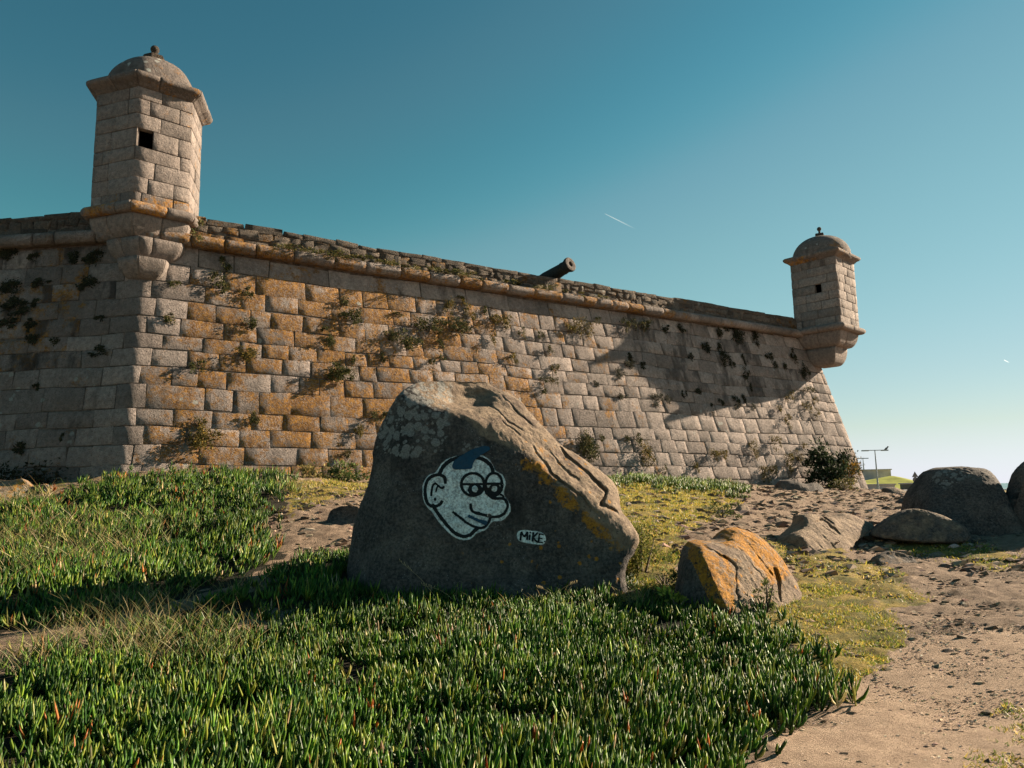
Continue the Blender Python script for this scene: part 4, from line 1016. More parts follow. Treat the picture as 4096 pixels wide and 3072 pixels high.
def scatter(poly, x0, x1, y0, y1, dens, fade=0):
    n = int((x1 - x0) * (y1 - y0) * dens); x = rng.uniform(x0, x1, n); y = rng.uniform(y0, y1, n); z = gz(x, y)
    P = np.stack([x, y, z], 1); px, py = pj(P)
    q = np.stack([x, y, z * 0], 1)
    k = in_poly(px + fbm(q, 1.1, 4, 5) * 70 + fbm(q, 5, 2, 15) * 40 + rng.normal(size=n) * 14, py + fbm(q, 1.1, 4, 9) * 40 + fbm(q, 5, 2, 19) * 22 + rng.normal(size=n) * 8, poly)
    P, px, py = P[k], px[k], py[k]
    if fade:
        dd = seg_dist(px, py, list(map(tuple, poly)) + [tuple(poly[0])]); P = P[rng.random(len(P)) < np.clip(dd / fade, .08, 1)]
    return P
def on_wall_s(P):
    return (P[:, :2] - A0) @ nf, (P[:, :2] - A0) @ nl
def outside_fort(P):
    a, b = on_wall_s(P); off = -0.12 + BAT * (ZT - P[:, 2]); s_ = (P[:, :2] - A0) @ uf
    return (a > off + .03) | (b > off + .03) | (s_ > LF + off)
# ---- ice plant mats
def iceplant(P, name, label, lmin, lmax, width, per, rings, cols, probs, mound):
    n = len(P); h = mound * (0.55 + .45 * fbm(P, 1.7, 3, 61))
    gap = fbm(P, 3.4, 3, 63); kp = gap > -.27; P = P[kp]; h = h[kp] + .5 * mound * gap[kp]; n = len(P)
    P = P.copy(); P[:, 2] += np.maximum(h, .0) + rng.uniform(-.02, .02, n)
    lean = unit(np.stack([fbm(P, .9, 2, 71) * .5 + .18, fbm(P, .9, 2, 81) * .5 - .10, np.full(n, 1.)], 1))
    az0 = rng.uniform(0, 2 * pi, n); B, D, BE, L, W_, Cc = [], [], [], [], [], []
    vig = np.clip(1 + .9 * fbm(P, 1.5, 3, 97), .55, 1.35); patch = fbm(P, .8, 3, 91); shoot = pick(cols, probs, n, .3)
    for k in range(per):
        az = az0 + k * 2 * pi / per * 1.02 + rng.normal(size=n) * .4; tilt = rng.uniform(.45, 1.9, n) * (1.0 if k < per - 1 else .4)
        d = unit(lean + np.stack([np.cos(az) * tilt, np.sin(az) * tilt, np.zeros(n)], 1))
        B.append(P + rng.normal(size=(n, 3)) * [.012, .012, .012]); D.append(d); BE.append(np.stack([-np.cos(az) * .22 * tilt, -np.sin(az) * .22 * tilt, .20 + 0 * az], 1))
        L.append(rng.uniform(lmin, lmax, n) * vig); W_.append(rng.uniform(.8, 1.25, n) * width)
        c = np.where((rng.random(n) < .6)[:, None], shoot, pick(cols, probs, n, .28)); c = c * (1 + .35 * patch[:, None]); Cc.append(c)
    V, T, C_ = prisms(np.vstack(B), np.vstack(D), np.vstack(BE), np.concatenate(L), np.concatenate(W_), np.vstack(Cc), rings)
    return tag(link(name, mesh_tri(name, V, T, True, {"leaf": np.clip(C_, .002, .9)}), M_ICE), label, "ground cover", None, "stuff")
GREENS = [(.055, .125, .016), (.10, .185, .022), (.20, .26, .036), (.026, .070, .014), (.26, .26, .07), (.34, .12, .03), (.42, .35, .19)]
PA = scatter(MAT_A, -5.5, 3.6, 3.5, 8.9, 285, 110)
px_, py_ = pj(PA); PA = PA[(px_ > -250) & (py_ < 3350)]
dist = np.linalg.norm(PA - CAM, axis=1); PA = PA[rng.random(len(PA)) < np.clip(1.15 - (dist - 4) * .10, .55, 1)]
# thinner around the dry tussocks
iceplant(PA, "ice_plant", "thick mat of fleshy green ice plant filling the foreground", .09, .170, .0185, 5, (0, .4, .8), GREENS, [3, 3, 2.0, 2.6, .45, .12, .14], .04)
PB = scatter(MAT_B, -11, -1.2, 7.0, 15.8, 155, 45); PB = PB[outside_fort(PB)]
px_, py_ = pj(PB); PB = PB[(px_ > -300)]
kk = seg_dist(px_, py_, [(-100, 2590), (240, 2560), (640, 2450), (1000, 2330), (1250, 2180), (1400, 2080)])[(px_ > -300)]
PB = PB[(kk > 26) & (rng.random(len(PB)) < .92)]
iceplant(PB, "ice_plant", "ice plant covering the mound on the left up to the fort corner", .10, .19, .023, 5, (0, .5), GREENS, [3, 2.6, 1.8, 3, .5, .25, .3], .07)
PD = scatter(MAT_D, -3.2, 3, 7.2, 10.5, 330); PD = PD[~((seg_dist(*pj(PD), [(240, 2560), (640, 2450), (1000, 2330), (1250, 2180), (1400, 2080)]) < 26))]
iceplant(PD, "ice_plant", "low dark ground cover in the shade around the foot of the graffiti boulder", .04, .10, .013, 5, (0, .5), GREENS, [3, 2, 1, 3, .3, .1, .1], .05)
PC = scatter(MAT_C, 1, 9, 17, 24.6, 130); PC = PC[outside_fort(PC)]
iceplant(PC, "ice_plant", "strip of ice plant along the wall foot right of the boulder", .09, .17, .022, 4, (0, .5), GREENS, [2, 3, 3, 1.5, 1, .05, .1], .06)
# ---- short turf
def turf(poly, box_, dens, cols, probs, lmin=.02, lmax=.055):
    P = scatter(poly, *box_, dens); P = P[outside_fort(P)]; n = len(P)
    m = fbm(P, 2.2, 4, 33) > -.22; P = P[m & (rng.random(n) < .9)]; n = len(P)
    d = unit(rng.normal(size=(n, 3)) * [.7, .7, .2] + [0, 0, .8])
    P = P + [0, 0, .0]
    return ribbons(P, d, np.zeros((n, 3)), rng.uniform(lmin, lmax, n) * (.6 + P[:, 1] / 16), rng.uniform(.006, .013, n) * (P[:, 1] / 9 + .3), pick(cols, probs, n), 1)
TC = [(.30, .27, .05), (.45, .34, .07), (.14, .18, .03), (.45, .35, .14), (.08, .12, .022)]
packs = [turf(TURF2, (1.0, 5.5, 5.5, 9.6), 3600, TC, [3, 2, 3, .8, 1.5]), turf(TURF1, (.9, 7.5, 8.8, 22), 1700, TC, [3, 3.4, 2, 1.2, .8], .02, .055),
         turf(TURF3, (5, 9.5, 10.5, 13.5), 900, TC, [2, 1, 3, .6, 2]), turf(TURF4, (2, 4, 3.9, 5.4), 2200, TC, [2, 2, 2, 1, 2]), turf(TURF5, (-6.5, -2, 10.5, 17.4), 900, TC, [3, 3, 2, 1.4, .6], .02, .06),
         turf(TURF7, (.8, 3, 8, 12), 2200, TC, [1, 1, 3, .3, 3], .02, .06),
         turf(TURF6, (2.4, 7, 8, 12.5), 700, TC, [2, 2, 2, 1, 1.5])]
V = np.vstack([p[0] for p in packs]); C_ = np.vstack([p[2] for p in packs]); o = 0; Tt = []
for p in packs: Tt.append(p[1] + o); o += len(p[0])
tag(link("turf", mesh_tri("turf", V, np.vstack(Tt), False, {"leaf": C_}), M_GRASS), "short yellow-green turf around the rocks and along the path", "turf", None, "stuff")
# ---- dry long grass
def tussock_pts(lst):
    out = []
    for (x, y, rx, ry, n) in lst:
        for _ in range(n):
            qx, qy = rnd.gauss(x, rx), rnd.gauss(y, ry); out.append((qx, qy))
    return out
def grass_from(lst, lmin, lmax, wd, cols, probs, droop=.35):
    pts = []
    for (x, y, rx, ry, n) in lst:
        n = int(n * .62); c0 = G(x, y); sc = c0[1] / FPX
        gx_ = rng.normal(c0[0], rx * sc, n); gy_ = rng.normal(c0[1], max(.12, ry * sc * 3.0), n); pts.append(np.stack([gx_, gy_, gz(gx_, gy_) + .02], 1))
    P = np.vstack(pts); n = len(P); az = rng.uniform(0, 2 * pi, n); t_ = rng.uniform(.1, .75, n)
    d = unit(np.stack([np.cos(az) * t_, np.sin(az) * t_, np.ones(n)], 1)); be = np.stack([np.cos(az) * droop, np.sin(az) * droop, -rng.uniform(.05, .5, n) * droop * 1.6], 1)
    return ribbons(P, d, be, rng.uniform(lmin, lmax, n), np.full(n, wd) * rng.uniform(.6, 1.2, n) * (P[:, 1] / 9 + .3), pick(cols, probs, n), 4)
DRY = [(.36, .28, .13), (.27, .22, .09), (.14, .17, .055), (.46, .38, .22), (.08, .12, .035)]
packs = [grass_from([(40, 2200, 110, 70, 800), (200, 2290, 150, 50, 520), (20, 2040, 90, 30, 420), (330, 2180, 90, 60, 220), (560, 2160, 120, 60, 260), (450, 2230, 80, 30, 160)], .2, .5, .0055, DRY, [3, 2, 2, 1.2, 1]),
         grass_from([(520, 2480, 110, 45, 520), (700, 2540, 130, 40, 340), (330, 2600, 150, 30, 300), (880, 2640, 60, 40, 220), (620, 2650, 120, 50, 350), (960, 2380, 40, 25, 120), (120, 2680, 100, 30, 220)], .16, .42, .0045, DRY, [2.4, 2, 2.4, 1.2, 1.6]),
         grass_from([(350, 2000, 120, 20, 120), (1180, 1960, 40, 30, 260), (1330, 1990, 100, 30, 120), (2560, 2420, 90, 20, 240), (2040, 2420, 160, 18, 130), (2790, 2390, 60, 18, 120), (1500, 2430, 200, 30, 100)], .08, .26, .004, DRY, [3, 2, 2, 1, 1])]
V = np.vstack([p[0] for p in packs]); C_ = np.vstack([p[2] for p in packs]); o = 0; Tt = []
for p in packs: Tt.append(p[1] + o); o += len(p[0])
tag(link("dry_grass", mesh_tri("dry_grass", V, np.vstack(Tt), False, {"leaf": C_}), M_GRASS), "straw-coloured long grass growing through the ice plant on the left", "grass", None, "stuff")
# tall seed stalks in front of the boulder
for (x0, y0, x1, y1, lab) in [(1780, 2440, 1600, 2245, "long bent seed stalk leaning left before the boulder base"), (1700, 2400, 1590, 2300, "short drooping stalk beside the long bent seed stalk"),
                              (1850, 2430, 1690, 2340, "thin stalk slanting low over the mat crest before the boulder"), (2200, 2410, 2310, 2330, "curved straw stalk before the boulder right of centre"),
                              (2240, 2420, 2150, 2350, "fine stalk leaning left before the boulder's pale foot"), (480, 2470, 470, 2290, "tall straight seed stalk rising from the dry tussock")]:
    a = G(x0, y0); b = atY(x1, y1, a[1] + .05); m = (a + b) / 2 + [0, 0, .05]
    ln = smooth_line([a, m, b], 14); V, F_ = [], []
    for i, p in enumerate(ln):
        r_ = .0028 * (1 - .5 * i / 13)
        for k in range(4): V.append(p + [r_ * cos(k * pi / 2), 0, r_ * sin(k * pi / 2)])
    F_ = [(i * 4 + k, i * 4 + (k + 1) % 4, i * 4 + 4 + (k + 1) % 4, i * 4 + 4 + k) for i in range(13) for k in range(4)]
    for j in range(7):                                            # seed head
        c_ = ln[-1] + (ln[-2] - ln[-1]) * j * .6; o = len(V); dv = np.array([rnd.uniform(-1, 1) * .012, 0, .02])
        V += [c_, c_ + dv + [.004, 0, 0], c_ + dv * 1.6, c_ + dv - [.004, 0, 0]]; F_.append((o, o + 1, o + 2, o + 3))
    tag(link("seed_stalk", mesh_py("seed_stalk", V, F_, False, {"leaf": np.tile([.45, .36, .20], (len(V), 1))}), M_GRASS), lab, "grass stalk", "seed stalks in the mat")
# ---- clods and grit
def clods(n, box_, smin, smax, excl, cols=[(.17, .12, .085), (.26, .19, .135), (.10, .075, .055), (.32, .25, .19)]):
    x = rng.uniform(box_[0], box_[1], n); y = rng.uniform(box_[2], box_[3], n); z = gz(x, y); P = np.stack([x, y, z], 1); sa_, tu_, ic_, pa_ = masks(x, y, z)
    keep = ~ic_ & outside_fort(P) & (rng.random(n) < np.where(sa_, excl, 1.0)); P = P[keep]; n = len(P)
    s_ = smin * (smax / smin) ** (rng.random(n) ** 2.2)
    O = np.array([(1, 0, 0), (-.5, .87, 0), (-.5, -.87, 0), (.3, .5, .62), (-.6, 0, .55), (.3, -.5, .7)], float)
    V = P[:, None] + (O[None] * (1 + rng.normal(size=(n, 6, 3)) * .28)) * s_[:, None, None] * [1.25, 1.0, .75]
    T = np.array([(0, 1, 3), (1, 4, 3), (1, 2, 4), (2, 5, 4), (2, 0, 5), (0, 3, 5), (3, 4, 5)])
    return V.reshape(-1, 3), (np.arange(n)[:, None, None] * 6 + T[None]).reshape(-1, 3), np.repeat(pick(cols, [3, 3, 2, 1], n), 6, 0)
pk = [clods(14000, (1.0, 10, 5.0, 14), .006, .05, .10), clods(17000, (1.5, 16, 10, 31), .014, .12, .15), clods(6000, (-5.5, -2.0, 9.0, 15.8), .008, .085, .8), clods(26000, (.8, 6.0, 3.8, 8.0), .0035, .016, 1.0, [(.42, .31, .22), (.52, .39, .28), (.26, .19, .14), (.60, .50, .40)]), clods(420, (.8, 6.5, 3.8, 8.5), .012, .03, 1.0)]
V = np.vstack([p[0] for p in pk]); C_ = np.vstack([p[2] for p in pk]); o = 0; Tt = []
for p in pk: Tt.append(p[1] + o); o += len(p[0])
kq = NT("dirt_clod"); _, _, _, cc_ = kq.attr("leaf"); M_CLOD = kq.done(cc_, kq.bump(kq.noise(60, 4), .6, .01), .95)
tag(link("clods", mesh_tri("clods", V, np.vstack(Tt), False, {"leaf": C_}), M_CLOD), "loose clods and small stones strewn over the bare dirt slope", "gravel", None, "stuff")

# ------------------------------------------------------------------ wall plants
def leafcloud(cen, rad, n, size, cols, probs, squash=(1, 1, 1), hollow=.35, seed=0, outdir=None):
    g_ = np.random.default_rng(seed); nb = max(2, n // 45)
    lob = g_.normal(size=(nb, 3)); lob = lob / np.linalg.norm(lob, axis=1, keepdims=True) * g_.uniform(.15, 1.15, (nb, 1)) * rad * squash
    which = g_.integers(0, nb, n); p = lob[which] + g_.normal(size=(n, 3)) * rad * (.10 + .22 * g_.random(nb))[which][:, None] * np.array(squash)
    P = np.asarray(cen) + p
    d = unit(unit(p) + g_.normal(size=(n, 3)) * .6 + [0, 0, .25]); L = g_.uniform(.6, 1.4, n) * size
    c = np.array(cols)[g_.choice(len(cols), n, p=np.array(probs) / np.sum(probs))] * (1 + g_.normal(size=(n, 1)) * .22); sh = (0.75 + .45 * g_.random(nb))[which][:, None]
    sd_ = unit(np.cross(d, g_.normal(size=(n, 3)))); hw_ = sd_ * (L * .28)[:, None]
    V = np.stack([P - d * 0, P + d * (L * .5)[:, None] - hw_, P + d * L[:, None], P + d * (L * .5)[:, None] + hw_], 1)
    T = np.array([(0, 1, 2), (0, 2, 3)]); TT = (np.arange(n)[:, None, None] * 4 + T[None]).reshape(-1, 3)
    return V.reshape(-1, 3), TT, np.clip(np.repeat(c * sh, 4, 0), .003, .8)
GRN = ([(.04, .048, .016), (.07, .075, .022), (.15, .13, .038), (.025, .03, .012), (.12, .085, .045)], [3, 2.4, 1, 3, 1.2])
GLD = ([(.14, .105, .028), (.24, .16, .032), (.075, .07, .022), (.035, .035, .015)], [3, 1.6, 3, 2])
DRK = ([(.022, .024, .014), (.035, .036, .018), (.05, .045, .022)], [3, 2, 1])
PALEC = ([(.17, .155, .06), (.10, .11, .035), (.26, .21, .10), (.06, .065, .02)], [2, 2, 1.4, 1])
def wall_hit(px, py, plane='front'):
    """where a picture ray meets the battered wall face; returns s, z"""
    d = ray(px, py); N_ = nf if plane == 'front' else nl
    # (C + t d - A0).n = -.12 + BAT (ZT - z)
    a = d[:2] @ N_ + BAT * d[2]; b = -.12 + BAT * (ZT - CAM[2]) - (CAM[:2] - A0) @ N_
    t = b / a; P = CAM + d * t; return P
T2 = lambda l: [(x * .663, 900 + y * .663, r_ * .663, e, k) for x, y, r_, e, k in l]
T3 = lambda l: [(1100 + x * .663, 900 + y * .663, r_ * .663, e, k) for x, y, r_, e, k in l]
T4 = lambda l: [(2300 + x * .663, 1000 + y * .663, r_ * .663, e, k) for x, y, r_, e, k in l]
g, o_, k_, p_ = 'g', 'o', 'k', 'p'
SIDE_T = T2([(50, 175, 75, 1.3, k_), (205, 200, 45, 1, k_), (450, 190, 60, 1, k_), (560, 205, 80, 1.2, k_), (540, 350, 70, 1.6, k_), (70, 365, 90, 1.8, k_), (240, 350, 60, 2, k_), (100, 490, 100, 2, k_), (210, 480, 50, 1.3, k_),
             (60, 590, 70, 2, k_), (200, 585, 50, 1.6, k_), (200, 690, 60, 1.2, k_), (330, 690, 40, 1.6, k_), (600, 565, 35, 1.4, k_), (590, 757, 60, 2, k_), (215, 975, 38, 1, k_), (378, 1280, 32, .8, k_), (120, 1345, 55, 1.2, k_), (180, 630, 40, 1, k_)])
FRONT_T = T2([(1360, 240, 42, .8, g), (1300, 325, 42, 1, g), (1350, 380, 36, 1, g), (1495, 405, 34, .8, g), (1060, 357, 26, 1.5, g), (1010, 562, 32, 1.4, g), (1515, 600, 42, 1.1, g), (1490, 775, 52, 1.7, o_), (1175, 852, 36, 1, g), (1205, 1215, 40, .7, o_), (1215, 1290, 72, 1.2, o_),
              (2020, 895, 62, 1.4, g), (2075, 450, 30, 1, g), (1990, 700, 36, .8, g), (1420, 165, 30, 2, g), (1540, 1160, 28, 1, g), (1960, 640, 20, 1, g)]) + \
          T3([(480, 560, 50, .7, g), (420, 540, 40, 1.6, g), (700, 670, 42, 1.2, g), (800, 700, 62, 1.5, g), (880, 600, 48, 1.4, g), (960, 615, 52, 1.4, g), (1045, 500, 42, .8, o_), (1150, 500, 36, .6, o_), (1190, 550, 26, 1, o_), (1090, 620, 62, 1.5, g), (1130, 610, 40, 1, g), (1330, 585, 40, 1.2, o_), (1390, 580, 42, 1.2, o_),
              (990, 712, 26, .9, g), (1485, 660, 30, .9, g), (1590, 672, 28, 1, g), (1660, 765, 28, .8, g), (1440, 802, 32, .8, o_), (1688, 860, 30, 1, g), (1780, 620, 42, 1.6, o_), (1830, 610, 44, 1, o_), (1890, 640, 40, 1, o_), (1305, 690, 28, .7, o_), (468, 795, 26, .6, g), (650, 800, 20, .6, g),
              (330, 692, 24, .8, g), (360, 895, 46, 1.4, g), (430, 905, 46, 1.5, g), (950, 840, 26, .8, g), (1010, 800, 20, 1, g), (1640, 935, 40, 2, g), (1625, 1003, 26, 1.2, g), (600, 1150, 34, 1.8, g), (665, 1140, 26, 1.2, g), (510, 1235, 34, .8, o_), (428, 1388, 28, .8, g), (2105, 592, 34, .9, g), (1880, 1335, 64, .8, g), (740, 540, 24, 2, g), (1265, 520, 24, .7, g), (1120, 450, 24, 1, o_)]) + \
          T4([(340, 448, 36, 1.8, g), (420, 452, 44, 1.8, g), (125, 425, 26, 1.2, g), (540, 478, 36, 1.4, k_), (640, 478, 34, 1.2, k_), (870, 500, 44, .8, k_), (925, 468, 44, 1.1, k_), (985, 520, 62, 1, k_), (1090, 525, 50, .9, k_), (790, 588, 52, 1.3, k_), (870, 600, 36, 1, k_), (905, 650, 52, 1, k_), (940, 690, 30, .8, k_),
              (1015, 655, 28, .6, k_), (1030, 745, 36, .8, k_), (1058, 815, 28, .6, k_), (1200, 700, 32, 1, k_), (1262, 712, 32, 1, k_), (1380, 735, 52, 1, k_), (1170, 640, 40, 1.2, k_), (1310, 640, 44, .8, k_), (330, 660, 32, 1, k_), (275, 742, 42, 1.5, k_), (330, 690, 46, 1.7, k_), (500, 895, 44, 1.5, k_), (560, 905, 32, 1.2, k_),
              (290, 885, 36, 1.7, k_), (690, 645, 30, 1.1, k_), (975, 930, 44, .9, k_), (830, 960, 24, .7, k_), (880, 925, 34, 1, k_), (1020, 895, 26, .8, k_), (1075, 950, 30, 1.2, k_), (1285, 890, 38, 1, o_), (1400, 850, 40, 1.5, g), (1228, 960, 30, 1, o_), (1395, 955, 38, 1, o_), (1278, 1022, 36, 1, o_), (1435, 912, 26, .9, o_),
              (1450, 980, 26, .8, o_), (1205, 1168, 42, .9, o_), (1065, 1190, 34, .6, o_), (1085, 1230, 24, .7, o_), (830, 1228, 44, 1.4, o_), (895, 1228, 34, 1, o_), (415, 1210, 60, .95, o_), (50, 1190, 70, .9, g), (150, 1130, 28, 1, g), (375, 1132, 34, 1.2, g), (720, 1300, 28, .9, o_), (1280, 1242, 40, 1, o_), (1345, 1252, 36, 1, o_),
              (1290, 1310, 38, .9, o_), (1140, 1340, 46, .9, o_), (1190, 1328, 34, .8, o_), (1385, 1190, 24, .8, o_), (310, 1150, 22, .6, g), (530, 1330, 28, 1, g), (330, 640, 24, .8, k_), (740, 850, 30, 1.2, k_), (660, 870, 26, .7, k_), (120, 800, 24, 1, k_), (1700, 1330, 34, .9, o_), (1680, 1260, 26, .6, o_), (410, 700, 30, 1, k_)])
ORD = "first second third fourth fifth sixth seventh eighth ninth tenth eleventh twelfth thirteenth fourteenth fifteenth sixteenth seventeenth eighteenth nineteenth twentieth".split()
def wall_tufts(lst, plane, own):
    rec = []
    for (px, py, r_, e, kind_) in lst:
        P = wall_hit(px, py, plane); j = int(np.argmin([abs(P[2] - z) for z in ZC])); rec.append([px, py, r_, e, kind_, P, len(ZC) - 1 - j])
    rows = {}
    for q in sorted(rec, key=lambda t: t[0]): rows.setdefault(q[6], []).append(q)
    for j, row in sorted(rows.items()):
        for i, (px, py, r_, e, kind_, P, _) in enumerate(row):
            nrm_ = np.append(nf if plane == 'front' else nl, .2); R_ = r_ * (P[1] / FPX) * .98; cen = P + nrm_ * R_ * (.15 if kind_ == 'k' else .45)
            cols, pb = {'g': GRN, 'o': GLD, 'k': DRK}[kind_]
            u3 = np.append(uf if plane == 'front' else ul, 0.0)
            n_ = int(np.clip(110 + r_ * r_ * .45, 110, 1100))
            V, T, c = leafcloud((0, 0, 0), R_, n_, .030 + R_ * .07, cols, pb, (1, 1, 1), .3, int(px * 7 + py)) if kind_ != 'k' else leafcloud((0, 0, 0), R_ * .85, int(n_ * .8), .04 + R_ * .07, cols, pb, (1, 1, 1), .3, int(px * 7 + py))
            # flatten against the wall and hang a little
            a = V @ u3; b_ = V @ nrm_; V = V + np.outer(a * (e ** .5 - 1), u3) - np.outer(b_ * (.45 if kind_ != 'k' else .75), nrm_); V[:, 2] *= 1 / e ** .5
            low = V[:, 2] < 0; V[low, 2] *= 1.25
            V = V + cen
            jn = "top joint right under the cordon" if j <= 0 else "%s joint below the cordon" % ORD[j - 1] if j <= 20 else "lowest joint"
            colw = {'g': 'green', 'o': 'golden', 'k': 'dark'}[kind_]; wn_ = "front wall" if plane == 'front' else "shaded side wall"
            lab = "%s tuft, %s from left in the %s, %s" % (colw, ORD[i] if i < 20 else str(i + 1), jn, wn_)
            tag(link("wall_foliage", mesh_tri("wall_foliage", V, T, False, {"leaf": c}), M_FOL), lab, "wall plant", "tufts growing from the joints of the fort walls", "thing")
SIDE_T = [(a, b, c * .72, d, e) for a, b, c, d, e in SIDE_T]
wall_tufts(FRONT_T, 'front', front); wall_tufts(SIDE_T, 'side', side)
# plants along the top of the cordon
crd = [(130, 110, 60), (60, 95, 44), (210, 135, 52), (340, 165, 62), (400, 180, 36), (470, 190, 30), (560, 215, 42), (620, 225, 30), (700, 240, 40), (780, 250, 34), (840, 262, 42), (990, 272, 40), (1060, 282, 50), (1120, 290, 44), (1200, 305, 36), (1260, 320, 30), (1380, 335, 30), (1450, 347, 36), (1500, 358, 30), (1580, 372, 28), (1650, 392, 36), (1750, 412, 26), (1850, 425, 26), (1990, 445, 30)]
for i, (x, y, r_) in enumerate(crd + [(215, 80, 30), (245, 60, 26)] if False else crd):
    px, py = 1100 + x * .663, 900 + y * .663
    d = ray(px, py); t = ((A0 - CAM[:2]) @ nf + .08) / (d[:2] @ nf); P = CAM + d * t; P[2] = 7.66; s_ = (P[:2] - A0) @ uf
    R_ = r_ * .663 * P[1] / FPX
    V, T, c = leafcloud((0, 0, 0), R_, int(60 + r_ * r_ * .08), .05, *(PALEC if i % 3 else GRN), (1, 1, 1), .3, 500 + i)
    u3 = np.append(uf, 0); V = V + np.outer((V @ u3) * .5, u3); V[:, 2] *= .6; V += P
    tag(link("ledge_foliage", mesh_tri("ledge_foliage", V, T, False, {"leaf": c}), M_FOL), "low dry plant on top of the cordon, %s from the near turret" % (ORD[i] if i < 20 else ["twenty-first", "twenty-second", "twenty-third", "twenty-fourth"][i - 20]), "wall plant", "plants on the cordon ledge", "thing")
V, T, c = leafcloud(atY(800, 925, 15.75), .16, 160, .05, *PALEC, (1, 1, 1.1), .3, 77)
tag(link("ledge_foliage", mesh_tri("ledge_foliage", V, T, False, {"leaf": c}), M_FOL), "bright yellow-green cushion plant on the near turret's base roll", "wall plant", None, "thing")

# ---- shrubs and creepers
def bush(name, label, cat, cen, rad, n, size, pal, sq, seed, stems=6, extra=()):
    r_ = empty(name, tuple(np.asarray(cen) - [0, 0, rad * sq[2]])); tag(r_, label, cat)
    V, T, c = leafcloud(cen, rad, n, size, *pal, sq, .3, seed)
    for ex in extra:
        v_, t_, c_ = leafcloud(ex[0], ex[1], ex[2], size, *pal, sq, .3, seed + 1); T = np.vstack([T, t_ + len(V)]); V = np.vstack([V, v_]); c = np.vstack([c, c_])
    link("foliage", mesh_tri("foliage", V, T, False, {"leaf": c}), M_FOL, r_)
    V, F_ = [], []; g_ = random.Random(seed); b = np.asarray(cen) - [0, 0, rad * sq[2] * 1.15]
    for i in range(stems):
        e = np.asarray(cen) + np.array([g_.uniform(-1, 1) * sq[0], g_.uniform(-1, 1) * sq[1], g_.uniform(0, 1) * sq[2]]) * rad * .75; o = len(V)
        for k, (p, r2) in enumerate(((b, .02), ((b + e) / 2 + [g_.uniform(-.1, .1) * rad, 0, 0], .012), (e, .004))):
            for m in range(4): V.append(p + [r2 * cos(m * pi / 2), r2 * sin(m * pi / 2), 0])
        F_ += [(o + k * 4 + m, o + k * 4 + (m + 1) % 4, o + k * 4 + 4 + (m + 1) % 4, o + k * 4 + 4 + m) for k in range(2) for m in range(4)]
    link("stems", mesh_py("stems", V, F_), M_WOOD, r_); return r_
EVG = ([(.018, .028, .016), (.03, .045, .022), (.05, .07, .035), (.30, .30, .24)], [4, 3, 1.6, .35])
bush("shrub", "dark evergreen shrub with pale flecks climbing the wall foot near the far corner", "shrub", atY(3285, 1835, 27.0), .55, 1500, .10, EVG, (1.0, .55, 1.1), 51, 6, ((atY(3335, 1905, 26.7), .58, 1700), (atY(3260, 1925, 26.7), .34, 500), (atY(3370, 1850, 27.2), .30, 420)))
bush("shrub", "golden brown bush hugging the wall corner right of the dark shrub", "shrub", atY(3392, 1888, 27.4), .38, 900, .08, ([(.22, .14, .025), (.30, .17, .03), (.10, .08, .02), (.06, .06, .02)], [3, 2, 2, 1.4]), (1, .6, 1.0), 52)
bush("shrub", "low pale-flowered plants at the foot of the dark shrub", "plant", atY(3370, 1938, 26.0), .34, 500, .07, PALEC, (1.5, .8, .5), 53)
bush("creeper", "leafy creeper spilling down between the boulder's right end and the grass", "creeper", atY(2566, 2195, 9.75), .36, 2000, .035, ([(.22, .22, .05), (.13, .15, .035), (.06, .08, .02), (.34, .30, .10)], [2, 3, 2, 1]), (.62, .9, 1.0), 54)
bush("plant", "small shaded plant with pale yellow leaves between boulder and orange rock", "plant", G(2660, 2340) + [0, 0, .08], .16, 240, .04, ([(.10, .13, .04), (.30, .32, .12), (.05, .07, .02)], [3, 1.4, 2]), (1.1, 1, .8), 55)
bush("plant", "bright lime-leaved plant at the back edge of the foreground mat", "plant", G(2700, 2455) + [0, 0, .12], .15, 200, .05, ([(.32, .36, .06), (.20, .26, .05)], [2, 1]), (1.3, .8, .7), 56)
bush("plant", "small leafy weed growing at the foot of the orange lichen rock", "plant", atY(3060, 2385, 8.15), .13, 240, .035, ([(.16, .18, .06), (.07, .10, .03), (.30, .28, .12)], [2, 2, 1]), (.9, .7, 1.3), 57)
bush("plant", "green leafy weeds along the wall foot left of the graffiti boulder", "plant", atY(1370, 1890, 17.3), .42, 900, .075, ([(.12, .15, .05), (.06, .09, .03), (.22, .20, .08)], [3, 3, 1]), (1.4, .5, .6), 58)
bush("plant", "dry bushy weeds at the wall foot beside the mound of ice plant", "plant", atY(1230, 1890, 16.9), .30, 500, .06, ([(.28, .22, .09), (.16, .15, .05), (.36, .29, .15)], [3, 2, 1]), (1.2, .5, .7), 59)
bush("plant", "dark green weed on the left side of the little brown rock", "plant", G(2890, 2070) + [0, 0, .1], .26, 500, .04, ([(.05, .07, .02), (.09, .11, .03)], [2, 1]), (1.2, .8, .6), 60)
bush("plant", "dark brambles in the shade at the foot of the side wall", "plant", np.array([-10.2, 15.35, 2.05]), .5, 1100, .07, DRK, (2.2, .5, .7), 61)

# ------------------------------------------------------------------ far things beyond the fort
M_CONC = mat_flat("grey_masonry", (.42, .38, .42), .9, 0, .2, .15, 1.2)
M_LAWN = mat_flat("mown_grass", (.26, .28, .05), .95, 0, .1, .25, .6)
M_STEEL = mat_flat("galvanised_steel", (.28, .30, .31), .5, .4, .4, .08, 8)
M_ROAD = mat_flat("pale_asphalt", (.30, .30, .30), .9, 0, .2, .08, 2)
YF = 125.0
def pt(x, y, Y=YF): return atY(x, y, Y)
gb = .85
